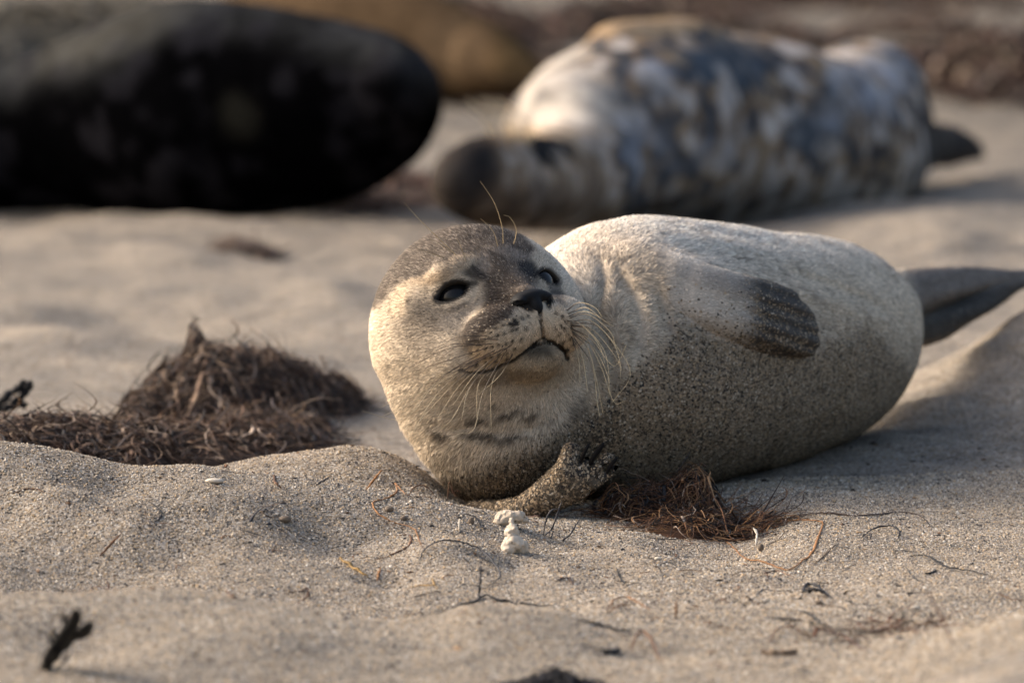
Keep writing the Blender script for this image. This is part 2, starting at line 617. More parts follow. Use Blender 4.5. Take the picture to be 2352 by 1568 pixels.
def ground(x, Y, detail=True):
    x = np.asarray(x, float); Y = np.asarray(Y, float)
    px = np.clip(1176 + FPX * x / (Y * CP + CAM_H * SP), -395, 2795)
    k = np.clip(np.searchsorted(YK, Y) - 1, 0, len(YK) - 2)
    h = YK[k + 1] - YK[k]; t = np.clip((Y - YK[k]) / h, 0, 1)
    gi = (px - PXG[0]) / 5.0; g0 = np.clip(gi.astype(int), 0, len(PXG) - 2); gf = gi - g0
    def L(A, kk):
        return A[kk, g0] * (1 - gf) + A[kk, g0 + 1] * gf
    z = (2 * t ** 3 - 3 * t ** 2 + 1) * L(ZK, k) + (t ** 3 - 2 * t ** 2 + t) * h * L(ZT, k) + (-2 * t ** 3 + 3 * t ** 2) * L(ZK, k + 1) + (t ** 3 - t ** 2) * h * L(ZT, k + 1)
    far = smoothstep(4.7, 7.5, Y)
    z = z + (0.0045 + 0.012 * far) * fbm(x / 0.14, Y / 0.14, 0 * x, 3, 3)
    z = z + 0.03 * smoothstep(9, 13, Y) * fbm(x / 0.7, Y / 0.9, 0 * x, 3, 9)
    for bx, bY, rx, ry, hh in DENTS:
        z = z + hh * np.exp(-((px - bx) / rx) ** 2 - ((Y - bY) / ry) ** 2)
    rm = smoothstep(1900, 2150, px) * smoothstep(4.6, 4.9, Y) * (1 - smoothstep(5.8, 6.4, Y))
    z = z + .016 * rm * fbm(x / .09 + Y / .12, Y / .10, 0 * x, 2, 19)
    if detail:
        z = z + 0.0016 * fbm(x / 0.030, Y / 0.030, 0 * x, 3, 5) * (1 - 0.5 * far)
        z = z + 0.0035 * far * fbm(x / 0.05, Y / 0.05, 0 * x, 2, 15)
    return z


def ground_hit(px, py, ymin=3.45, ymax=30):
    Ys = np.exp(np.linspace(math.log(ymin), math.log(ymax), 4000))
    v = (784 - py) / FPX
    D = Ys / (CP + v * SP)
    X = (px - 1176) * D / FPX
    Z = CAM_H + Ys * (-SP + v * CP) / (CP + v * SP)
    g = ground(X, Ys)
    i = np.argmax(Z < g)
    return np.array([X[i], Ys[i], g[i]])


def build_ground():
    pin = np.linspace(-60, 2412, 720)
    pl = np.concatenate([-60 - np.geomspace(6, 9000, 70)[::-1], pin, 2412 + np.geomspace(6, 9000, 70)])
    Ys = [1.0]
    while Ys[-1] < 120:
        y = Ys[-1]
        Ys.append(y + (0.02 if y < 3.4 else 0.0021 if y < 4.6 else 0.0045 if y < 5.6 else 0.004 * y ** 1.15 * 0.6))
    Ys = np.array(Ys)
    A, B = np.meshgrid(pl, Ys)
    X = (A - 1176) * (B * CP + CAM_H * SP) / FPX
    Z = ground(X.ravel(), B.ravel()).reshape(X.shape)
    V = np.stack([X, B, Z], 2).reshape(-1, 3)
    r, c = A.shape
    i = np.arange(r - 1)[:, None] * c; j = np.arange(c - 1)[None, :]
    q = np.stack([i + j, i + j + 1, i + c + j + 1, i + c + j], 2).reshape(-1, 4)
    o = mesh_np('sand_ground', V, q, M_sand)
    o['kind'] = 'structure'
    return o


build_ground()

# ================================================================== the seal pup
HO = Q(1095, 760, 0)
he = norm(np.array([.85, .14, .51])); hf = norm(np.array([.48, .20, -.855]))
hf = norm(hf - he * (hf @ he)); hu = -np.cross(he, hf)
if hu[1] < 0:
    hu = -hu


def HL(a, b, c):         # head-local -> pup frame
    return HO + a * he + b * hu + c * hf


BODY = [(Q(1235, 950, 90), 185), (Q(1340, 885, 230), 255), (Q(1450, 822, 400), 328), (Q(1600, 806, 640), 316), (Q(1750, 800, 900), 291),
        (Q(1880, 778, 1350), 254), (Q(1975, 745, 1750), 160), (Q(2030, 715, 2050), 95)]
BP, BR = spine(BODY, 3)
NECK = [(Q(1103, 778, 40), 251), (Q(1128, 872, 40), 230), (Q(1165, 960, 40), 208), (Q(1190, 985, 60), 190)]
NP_, NR = spine(NECK, 2)


def wrinkle(P):
    px, py = project(P)
    w = py - .34 * (px - 1500) - 25 * np.sin(px / 170)
    m = smoothstep(1380, 1500, px) * (1 - smoothstep(2000, 2080, px)) * (1 - smoothstep(640, 800, py - .1 * (px - 1500)))
    lo = smoothstep(760, 900, py) * smoothstep(1500, 1600, px) * (1 - smoothstep(1950, 2050, px))
    w2 = px + .5 * (py - 900)
    return 9 * m * fbm(w / 34, px / 420, 0 * px, 2, 71) + 6 * lo * fbm(w2 / 60, py / 260, 0 * px, 2, 72)


def sdf_trunk(P):
    d = np.full(len(P), 1e9)
    d = chain(P, BP, BR) + 6 * fbm(P[:, 0] / 130, P[:, 1] / 110, P[:, 2] / 160, 2, 66) + wrinkle(P)
    n = chain(P, NP_, NR)
    return smin(d, n, 12)


def sdf_headblob(P):
    L = P - HO
    L = np.stack([L @ he, L @ hu, L @ hf], 1)
    A = L.copy(); A[:, 0] = np.abs(A[:, 0])
    d = ell(L, (0, 16, -15), (216, 226, 228))
    d = smin(d, ell(A, (62, -62, 95), (135, 122, 140)), 40)          # cheeks
    d = smin(d, ell(L, (0, -110, 60), (135, 120, 145)), 40)          # throat
    d = smin(d, cone(L, np.array([0, 70., 130]), np.array([0, 14., 236]), 88, 44), 38)   # bridge
    d = smin(d, ell(A, (71, -44, 221), (88, 68, 83)), 11)            # whisker pads
    d = smin(d, ell(L, (0, -30, 250), (44, 46, 46)), 18)
    d = smin(d, ell(L, (0, -112, 196), (80, 50, 84)), 12)            # chin
    d = smin(d, ell(L, (-96, 122, 132), (62, 40, 52)), 34)            # brow
    d = smin(d, ell(L, (80, 106, 134), (48, 34, 42)), 34)
    return d


def sdf_coarse(P):
    return smin(sdf_trunk(P), sdf_headblob(P), 34)


def surf(px, py, off=0.0, f=sdf_coarse, d0=-700, d1=2600):
    return Q(px, py, march(f, px, py, d0, d1) + off)


# upper fore flipper, lying along the flank
_uf = [(1470, 625, 60), (1545, 652, 66), (1640, 680, 62), (1725, 702, 58), (1790, 716, 50), (1832, 748, 38)]
_uf2 = [(1545, 690, 50), (1610, 715, 44), (1690, 742, 42), (1770, 764, 42), (1828, 780, 36), (1850, 786, 28)]
UF = [(surf(a, b, (70, 34, 6, -6, -10, -10)[i]), r * (1 + .04 * i)) for i, (a, b, r) in enumerate(_uf)]
UF2 = [(surf(a, b, (34, 2, -12, -20, -22, -20)[i]), r * (1 + .04 * i)) for i, (a, b, r) in enumerate(_uf2)]
UP, UR = spine(UF, 2)
UP2, UR2 = spine(UF2, 2)


def sdf_uf(P):
    e = smin(chain(P, UP, UR), chain(P, UP2, UR2), 22)
    fx, fy = project(P)
    w = (fy - (650 + .33 * (fx - 1540)))          # across the blade
    return e + 3.0 * np.sin(w / 5.2) * smoothstep(1680, 1760, fx)


# lower fore flipper, folded in front of the chest
LF = [(Q(1090, 1178, -40), 26), (Q(1190, 1172, -140), 30), (Q(1256, 1140, -185), 40), (Q(1312, 1102, -200), 50)]
LP, LR = spine(LF, 3)
DIG = []
for (a, b), r in zip([((1298, 1085), (1312, 1034)), ((1328, 1092), (1362, 1040)), ((1350, 1100), (1396, 1048)), ((1362, 1112), (1424, 1064))], (24, 13, 14, 11)):
    DIG.append((Q(a[0], a[1], -232), Q(b[0], b[1], -214), r))
# hind flippers
HF1 = [(Q(2040, 690, 2050), 80), (Q(2110, 672, 2250), 66), (Q(2190, 655, 2450), 48), (Q(2280, 640, 2600), 30), (Q(2365, 634, 2700), 18)]
HF2 = [(Q(2040, 745, 2080), 70), (Q(2115, 752, 2250), 50), (Q(2200, 724, 2420), 38), (Q(2290, 678, 2560), 24), (Q(2350, 652, 2650), 14)]
H1, R1 = spine(HF1, 2); H2, R2 = spine(HF2, 2)
H3, R3 = spine([(Q(2040, 715, 2150), 60), (Q(2120, 712, 2380), 44), (Q(2210, 688, 2560), 26), (Q(2330, 645, 2740), 12)], 2)

# eyes
EYE = []
for sgn in (-1, 1):
    c = HL(-101, 65, 117) if sgn < 0 else HL(82, 59, 152)
    ax = norm(np.array([sgn * (.58 if sgn < 0 else .46), .22, .78]) @ np.stack([he, hu, hf]))
    wv = norm(np.cross(hu, ax)); wv = wv * np.sign(wv @ he) * (-sgn)      # towards the nose
    wv = norm(wv - ax * (wv @ ax)); vv = np.cross(ax, wv); vv = vv * np.sign(vv @ hu)
    th = math.radians(9)
    w2 = wv * math.cos(th) + vv * math.sin(th); v2 = -wv * math.sin(th) + vv * math.cos(th)
    EYE.append((c, ax, w2, v2))
ER = 46.0

MOUTH_PX = [(1060, 846), (1078, 853), (1110, 852), (1140, 844), (1168, 831), (1192, 815), (1212, 799), (1230, 788), (1250, 783), (1270, 785), (1287, 796), (1298, 810), (1304, 824)]
MR = [2.5, 3, 3, 3, 3.6, 4.6, 5.6, 6.5, 6.5, 6.5, 6.5, 5.5, 3]
MOUTH = [surf(a, b, 2, sdf_headblob) for a, b in MOUTH_PX]
PHIL = [surf(a, b, 0, sdf_headblob) for a, b in [(1240, 708), (1242, 730), (1246, 756), (1250, 780)]]


def sdf_pup(P):
    d = sdf_coarse(P)
    n = len(P)
    # fore flippers
    m = (np.abs(P - UP[len(UP) // 2]) < 460).all(1)
    if m.any():
        e = sdf_uf(P[m])
        fx, fy = project(P[m])
        d[m] = smin(d[m], e, 3 + 50 * (1 - smoothstep(1500, 1610, fx + .9 * (fy - 690))))
    m = (np.abs(P - Q(1260, 1110, -170)) < 330).all(1)
    if m.any():
        e = chain(P[m], LP, LR)
        pd = P[m]
        dg = None
        for a, b, r in DIG:
            x = cone(pd, a, b, r, r * 0.8)
            dg = x if dg is None else smin(dg, x, 2.5)
        e = smin(e, dg, 14)
        d[m] = smin(d[m], e, 6)
    m = P[:, 2] > 1500
    if m.any():
        fx, fy = project(P[m])
        d[m] = smin(d[m], smin(chain(P[m], H1, R1), chain(P[m], H2, R2), 7) + 3.0 * np.sin((fy + .2 * fx) / 8.5) * smoothstep(2100, 2180, fx), 30)
        d[m] = np.minimum(d[m], chain(P[m], H3, R3))
    # face detail
    m = (np.abs(P - HL(0, 0, 150)) < 290).all(1)
    if m.any():
        H = P[m]; dd = d[m]
        for c, ax, w, v in EYE:
            L = H - c
            t = L @ ax; a = L @ w; b = L @ v
            dd = smin(dd, np.linalg.norm(L, axis=1) - (ER + 3), 16)
            h0, R0 = 35.0, 54.0
            lens = np.maximum(np.sqrt(a * a + (b - h0) ** 2) - R0, np.sqrt(a * a + (b + h0) ** 2) - R0)
            cut = np.maximum(lens, -(t - 8))
            dd = smax(dd, -cut, 3)
            # crease over and under the lids
            rr = np.sqrt((a / 1.0) ** 2 + (b / 0.78) ** 2)
            ring = np.exp(-((rr - 60) / 7) ** 2) * np.exp(-((t - 38) / 30) ** 2)
            dd = dd + 1.2 * ring
        mo = chain(H, MOUTH, MR)
        dd = smax(dd, -mo, 5)
        ph = chain(H, PHIL, [5, 4.5, 4, 4])
        dd = smax(dd, -ph, 5)
        d[m] = dd
    # neck folds
    m = P[:, 2] < 500
    if m.any():
        H = P[m]
        px, py = project(H)
        f1 = np.exp(-((py - (985 + 0.0007 * (px - 1120) ** 2 * -1)) / 16) ** 2) * smoothstep(930, 1040, px) * (1 - smoothstep(1200, 1290, px))
        f2 = np.exp(-((px - (1385 + .12 * (py - 700) + 10 * np.sin(py / 31))) / 15) ** 2) * smoothstep(560, 660, py) * (1 - smoothstep(880, 960, py))
        f3 = np.exp(-((px - (1450 + .22 * (py - 700) + 12 * np.sin(py / 37 + 1))) / 17) ** 2) * smoothstep(580, 660, py) * (1 - smoothstep(760, 840, py))
        f4 = np.exp(-((px - (1520 + .28 * (py - 700))) / 14) ** 2) * smoothstep(640, 690, py) * (1 - smoothstep(750, 800, py))
        d[m] = d[m] + 5 * f1 + 13 * f2 + 13 * f3 + 10 * f4
    return d


def blob(px, py, cx, cy, rx, ry, rot=0.0, soft=0.35):
    a = math.radians(rot)
    dx = px - cx; dy = py - cy
    u = (dx * math.cos(a) + dy * math.sin(a)) / rx
    v = (-dx * math.sin(a) + dy * math.cos(a)) / ry
    r = np.sqrt(u * u + v * v)
    return 1 - smoothstep(1 - soft, 1 + soft, r)


def mixc(c, col, w):
    return c * (1 - w[:, None]) + np.asarray(col, float) * w[:, None]


def poly_in(px, py, pts, soft=14):
    """soft inside test by signed distance to a closed polygon"""
    pts = np.asarray(pts, float)
    d = np.full(len(px), 1e9); ins = np.zeros(len(px), bool)
    for i in range(len(pts)):
        a = pts[i]; b = pts[(i + 1) % len(pts)]
        ab = b - a
        t = np.clip(((px - a[0]) * ab[0] + (py - a[1]) * ab[1]) / (ab @ ab), 0, 1)
        d = np.minimum(d, np.hypot(px - a[0] - t * ab[0], py - a[1] - t * ab[1]))
        c = ((a[1] > py) != (b[1] > py))
        ins ^= c & (px < (b[0] - a[0]) * (py - a[1]) / (b[1] - a[1] + 1e-9) + a[0])
    s = np.where(ins, d, -d)
    return smoothstep(-soft, soft, s)


CREAM = (0.68, 0.57, 0.44); TAN = (0.37, 0.285, 0.195); GREY = (0.17, 0.15, 0.135); DARK = (0.055, 0.048, 0.044)
BRN = (0.10, 0.070, 0.052); BLK = (0.012, 0.011, 0.011)
DOTS = []
for row, (x0, y0, x1, y1, n, bow) in enumerate([(1128, 762, 1215, 728, 7, -4), (1100, 790, 1208, 752, 8, -4), (1086, 810, 1196, 780, 8, -3), (1080, 833, 1182, 800, 7, 2), (1095, 838, 1165, 820, 4, 2),
                                                (1282, 722, 1318, 762, 5, -4), (1290, 745, 1318, 790, 5, -3), (1275, 752, 1305, 800, 4, -3)]):
    for k in range(n):
        t = k / (n - 1)
        DOTS.append((x0 + (x1 - x0) * t + rng.normal(0, 1.5), y0 + (y1 - y0) * t + bow * 4 * t * (1 - t) + rng.normal(0, 1.5)))


SANDY = [None]


def pup_color(q, jitter=True, hair=True):
    px, py = project(q)
    n = len(q)
    X, Y, Z = q[:, 0], q[:, 1], q[:, 2]
    nz = fbm(X / 38, Y / 38, Z / 38, 3, 21)
    nf = fbm(X / 9, Y / 9, Z / 9, 2, 22)
    wx = px + 11 * nz + 5 * nf; wy = py + 11 * fbm(X / 30, Y / 30, Z / 30, 3, 23) + 4 * nf
    c = np.tile(np.array(CREAM), (n, 1))
    onhead = 1 - smoothstep(6, 34, sdf_headblob(q) + 60 * (q[:, 2] > 120))
    body = 1 - onhead
    # ---- trunk
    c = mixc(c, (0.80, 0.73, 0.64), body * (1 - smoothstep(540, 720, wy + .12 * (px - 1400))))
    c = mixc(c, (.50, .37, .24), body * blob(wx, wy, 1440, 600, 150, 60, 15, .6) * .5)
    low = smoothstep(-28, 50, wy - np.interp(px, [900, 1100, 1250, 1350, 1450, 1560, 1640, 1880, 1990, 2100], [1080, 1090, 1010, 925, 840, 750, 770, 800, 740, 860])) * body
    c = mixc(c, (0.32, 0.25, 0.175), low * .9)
    mid = smoothstep(0, 120, wy - np.interp(px, [1500, 1900, 2100], [600, 680, 700])) * body * smoothstep(1480, 1560, px)
    c = mixc(c, (0.30, 0.26, 0.21), mid * .45)
    sp = smoothstep(0.28, 0.5, fbm(X / 16, Y / 16, Z / 16, 2, 31)) * body * (1 - low)
    c = mixc(c, GREY, sp * .45)
    for cx, cy, rx, ry, ro, s in [(1530, 592, 34, 8, 8, .8), (1620, 610, 30, 7, 12, .6), (1700, 596, 20, 5, 14, .5), (1390, 590, 50, 9, 5, .35), (1560, 622, 60, 12, 15, .5), (1650, 640, 50, 10, 18, .55),
                                  (1440, 560, 30, 6, 5, .3), (1770, 620, 30, 6, 20, .3), (1325, 945, 26, 30, 30, .7), (1018, 996, 22, 12, 0, .98), (1100, 966, 26, 9, 0, .85), (1105, 998, 46, 9, 0, .9),
                                  (1168, 945, 32, 8, -15, .8), (1222, 952, 22, 8, -20, .8), (1175, 1002, 40, 8, -8, .8), (1140, 930, 14, 6, 0, .5),
                                  (1600, 640, 12, 14, 0, .35), (1555, 660, 10, 14, 20, .35), (1630, 745, 26, 14, 20, .5)]:
        c = mixc(c, (0.07, 0.058, 0.047), (body if cy < 900 or cx > 1300 else 1) * blob(wx, wy, cx, cy, rx, ry, ro, .6) * s)
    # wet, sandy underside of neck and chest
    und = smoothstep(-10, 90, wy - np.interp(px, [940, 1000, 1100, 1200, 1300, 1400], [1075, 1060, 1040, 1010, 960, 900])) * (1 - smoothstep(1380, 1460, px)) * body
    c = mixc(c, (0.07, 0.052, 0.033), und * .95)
    c = mixc(c, (0.30, 0.225, 0.145), body * blob(wx, wy, 1385, 800, 60, 130, 6, .6) * .55)  # shading behind the head's right rim, painted as darker tan fur
    # upper flipper
    uf = 1 - smoothstep(3, 12, sdf_uf(q))
    uf = uf * smoothstep(1480, 1560, px)
    c = mixc(c, (0.70, 0.62, 0.53), uf * .85)
    c = mixc(c, (0.24, 0.205, 0.18), uf * blob(wx, wy, 1700, 655, 80, 26, 20, .6) * .4)
    c = mixc(c, (0.30, 0.26, 0.23), uf * blob(wx, wy, 1640, 645, 110, 22, 18, .6) * .3)
    c = mixc(c, (0.040, 0.040, 0.043), uf * smoothstep(1672, 1762, wx + 16 * nz) * .93)
    # lower flipper
    lf = 1 - smoothstep(4, 12, np.minimum(chain(q, LP, LR), 99))
    dgd = np.min([cone(q, a, b, r, r * .8) for a, b, r in DIG], axis=0)
    lf = np.maximum(lf, 1 - smoothstep(3, 10, dgd))
    lf *= (px > 1150)
    c = mixc(c, (0.13, 0.108, 0.082), lf)
    gap = smoothstep(-9, -2, dgd) * (1 - smoothstep(4, 14, dgd)) * (py < 1095) * (py > 1015) * (px > 1310) * (px < 1420) * (q[:, 2] < -120)
    c = mixc(c, BLK, gap * .7)
    # hind flippers
    hfm = smoothstep(0, 60, px - (2045 + .16 * (py - 600))) * (q[:, 2] > 1900)
    c = mixc(c, (0.17, 0.15, 0.14), hfm * .9)
    c = mixc(c, (0.05, 0.048, 0.045), hfm * smoothstep(690, 720, py + .25 * (px - 2110)) * .8)
    # ---- head
    h = onhead
    cap = poly_in(wx, wy, [(800, 740), (880, 700), (915, 655), (965, 640), (1000, 612), (1040, 600), (1085, 590), (1105, 640), (1120, 690), (1090, 740), (1075, 770), (1080, 800), (1098, 780), (1130, 745), (1165, 722), (1190, 700), (1225, 676),
                               (1235, 655), (1225, 630), (1205, 615), (1230, 575), (1190, 470), (1000, 470), (800, 600)], 13)
    c = mixc(c, (0.088, 0.070, 0.058), h * cap * .97)
    c = mixc(c, (0.075, 0.058, 0.048), h * blob(wx, wy, 1165, 668, 66, 36, -30, .5) * .9)
    c = mixc(c, (0.048, 0.035, 0.028), h * blob(wx, wy, 1122, 733, 84, 27, -36, .4) * .95)
    c = mixc(c, (0.045, 0.034, 0.028), h * blob(wx, wy, 1085, 774, 24, 40, 18, .4) * .95)
    c = mixc(c, (0.05, 0.042, 0.037), h * blob(wx, wy, 1096, 628, 36, 14, 14, .5) * .9)
    c = mixc(c, (0.68, 0.52, 0.36), h * blob(wx, wy, 1062, 605, 42, 17, -18, .45) * .95)
    c = mixc(c, (0.50, 0.385, 0.27), h * blob(wx, wy, 1000, 634, 70, 15, -20, .5) * .9)
    c = mixc(c, (0.42, 0.34, 0.27), h * blob(wx, wy, 1115, 605, 13, 24, -20, .5) * .7)
    c = mixc(c, (0.36, 0.30, 0.25), h * blob(wx, wy, 1170, 583, 50, 12, 12, .6) * .65)
    c = mixc(c, (0.27, 0.22, 0.18), h * blob(wx, wy, 1195, 625, 26, 20, 30, .6) * .5)
    c = mixc(c, (0.33, 0.26, 0.20), h * blob(wx, wy, 1215, 663, 34, 9, 0, .6) * .7)
    # side of face
    c = mixc(c, (0.15, 0.13, 0.11), h * blob(wx, wy, 992, 722, 66, 38, 20, .5) * .9)
    c = mixc(c, (0.16, 0.135, 0.115), h * blob(wx, wy, 1062, 712, 30, 14, -20, .5) * .7)
    c = mixc(c, (0.26, 0.215, 0.17), h * blob(wx, wy, 950, 755, 50, 30, 50, .6) * .5)
    c = mixc(c, (0.30, 0.265, 0.23), h * blob(wx, wy, 1045, 735, 40, 22, -30, .6) * .6)
    c = mixc(c, (0.72, 0.58, 0.42), h * blob(wx, wy, 922, 690, 20, 42, 15, .4) * .95)
    c = mixc(c, (0.05, 0.042, 0.036), h * blob(px, py, 942, 690, 4.5, 9, 15, .4) * .9)
    c = mixc(c, (0.42, 0.35, 0.27), h * blob(wx, wy, 985, 665, 22, 9, -10, .5) * .5)
    stre = smoothstep(0.15, 0.5, fbm((px * .8 + py * .6) / 26, (-px * .6 + py * .8) / 7, 0 * px, 3, 61))
    c = mixc(c, (0.15, 0.115, 0.085), h * blob(wx, wy, 965, 755, 75, 60, 30, .5) * stre * .6)
    c = mixc(c, (0.24, 0.205, 0.17), h * blob(wx, wy, 1000, 800, 70, 26, 25, .7) * .40)
    # muzzle
    c = mixc(c, (0.72, 0.56, 0.39), h * poly_in(wx, wy, [(1085, 800), (1110, 770), (1150, 740), (1200, 715), (1290, 705), (1325, 760), (1318, 830), (1280, 800), (1245, 785), (1200, 815), (1150, 845), (1065, 855)], 10) * .85)
    c = mixc(c, (0.36, 0.28, 0.185), h * blob(wx, wy, 1232, 845, 95, 56, -10, .5) * .85)
    c = mixc(c, (0.06, 0.045, 0.03), h * blob(wx, wy, 1240, 806, 34, 14, -6, .6) * .8)
    c = mixc(c, (0.13, 0.09, 0.055), h * blob(wx, wy, 1140, 868, 90, 16, -8, .5) * .65)
    c = mixc(c, BLK, h * blob(wx, wy, 1182, 741, 14, 7, -10, .4) * .95)
    c = mixc(c, (.006, .006, .006), h * np.maximum(blob(px, py, 1206, 699, 27, 11, 38, .3), blob(px, py, 1264, 692, 9, 19, 8, .3)) * .97)
    # eye patches
    c = mixc(c, (0.03, 0.03, 0.033), h * blob(wx, wy, 1212, 618, 26, 19, 35, .35) * .95)
    c = mixc(c, (0.07, 0.068, 0.07), h * blob(wx, wy, 1276, 664, 12, 42, -25, .4) * .85)
    for c0, ax, w, v in EYE:
        L = q - c0
        a = L @ w; b = L @ v; t = L @ ax
        rr = np.sqrt((a / 44) ** 2 + (b / 23) ** 2)
        f = (1 - smoothstep(0.95, 1.18, rr)) * (t > 0)
        c = mixc(c, (0.016, 0.016, 0.018), h * f * .95)
        f2 = np.exp(-(((a - 52) / 18) ** 2 + (b / 9) ** 2)) * (t > 0)
        c = mixc(c, (0.02, 0.018, 0.017), h * np.clip(f2 * 1.2, 0, 1) * .85)
        f3 = np.exp(-(((a) / 42) ** 2 + ((b + 42) / 9) ** 2)) * (t > 0)
        c = mixc(c, (0.09, 0.075, 0.065), h * f3 * .6)
    md = chain(q, MOUTH, MR)
    c = mixc(c, (0.014, 0.011, 0.009), h * (1 - smoothstep(.5, 5, md)) * .93)
    pd = chain(q, PHIL, [5, 4.5, 4, 4])
    c = mixc(c, (0.05, 0.035, 0.025), h * (1 - smoothstep(-1, 4, pd)) * .85)
    ff = q[:, 2] < 0
    for i, (dx, dy) in enumerate(DOTS):
        r2 = ((px - dx) / 4.1) ** 2 + ((py - dy) / 3.6) ** 2
        c = mixc(c, BLK, h * ff * np.clip(1.5 * np.exp(-r2), 0, 1) * .9)
    c = c * (1 + 0.16 * nz)[:, None]
    SANDY[0] = np.clip(.64 * low + .5 * und + .8 * lf + .10 * mid + uf * smoothstep(1690, 1745, wx) * .24, 0, .85) * (.75 + .5 * nf)
    # per hair variation and stuck sand
    if jitter:
        r = rng.random(n)
        c = c * (0.55 + 0.85 * r)[:, None]
        wetm = np.clip(low * .9 + und * .55 + lf + .3 * mid + uf * smoothstep(1690, 1745, wx) * .6, 0, 1)
        wetm = wetm * (0.55 + 0.45 * smoothstep(-.3, .3, nf))
        cl = .5 + .5 * vnoise(X / 4.2, Y / 4.2, Z / 4.2, 91)
        cl = np.clip((cl - .5) * 1.5 + .5, 0, 1)
        r2 = .72 * cl + .28 * rng.random(n)
        c = np.where((r2 < .36 * wetm)[:, None], np.array([.035, .033, .032]) * (0.7 + .8 * r[:, None]), c)
        c = np.where(((r2 > 1 - .33 * wetm))[:, None], np.array([.36, .28, .185]) * (0.7 + .6 * r[:, None]), c)
        dk = (rng.random(n) < .05 + .12 * h + 0.16 * cap * h + .14 * smoothstep(880, 980, py) * (1 - smoothstep(1250, 1350, px)))
        c = np.where(dk[:, None], c * .42, c)
        lt = (rng.random(n) < .14) * cap * h
        c = mixc(c, (.36, .31, .26), lt * .8)
    else:
        c = c * .62
    return np.clip(c, 0.004, 1)


def flow(q, nrm):
    L = q - HO
    wh = 1 - smoothstep(230, 420, np.linalg.norm(q - HL(0, 0, 60), axis=1))
    th = -hf + 0.15 * np.array([-.6, -.5, 0])
    # neck: away from the head towards the chest
    tn = np.array([0.22, -1.0, 0.25])
    tb = np.array([0.62, -0.18, 0.75])
    px, py = project(q)
    wb = smoothstep(0, 260, (px - 1180) + .25 * (900 - py))
    t = tn * (1 - wb)[:, None] + tb * wb[:, None]
    # over the shoulder the coat runs sideways out of the neck folds
    t = t * (1 - wh)[:, None] + (th)[None, :] * wh[:, None]
    # radial from nose on the face
    rad = norm(q - HL(0, 0, 330))
    t = t + wh[:, None] * rad * .6
    nz = np.stack([fbm(q[:, 0] / 55, q[:, 1] / 55, q[:, 2] / 55, 2, 41 + i) for i in range(3)], 1)
    nz2 = np.stack([fbm(q[:, 0] / 15, q[:, 1] / 15, q[:, 2] / 15, 1, 45 + i) for i in range(3)], 1)
    t = t + .28 * nz + .30 * nz2
    t = t - nrm * (t * nrm).sum(1, keepdims=True)
    return norm(t)


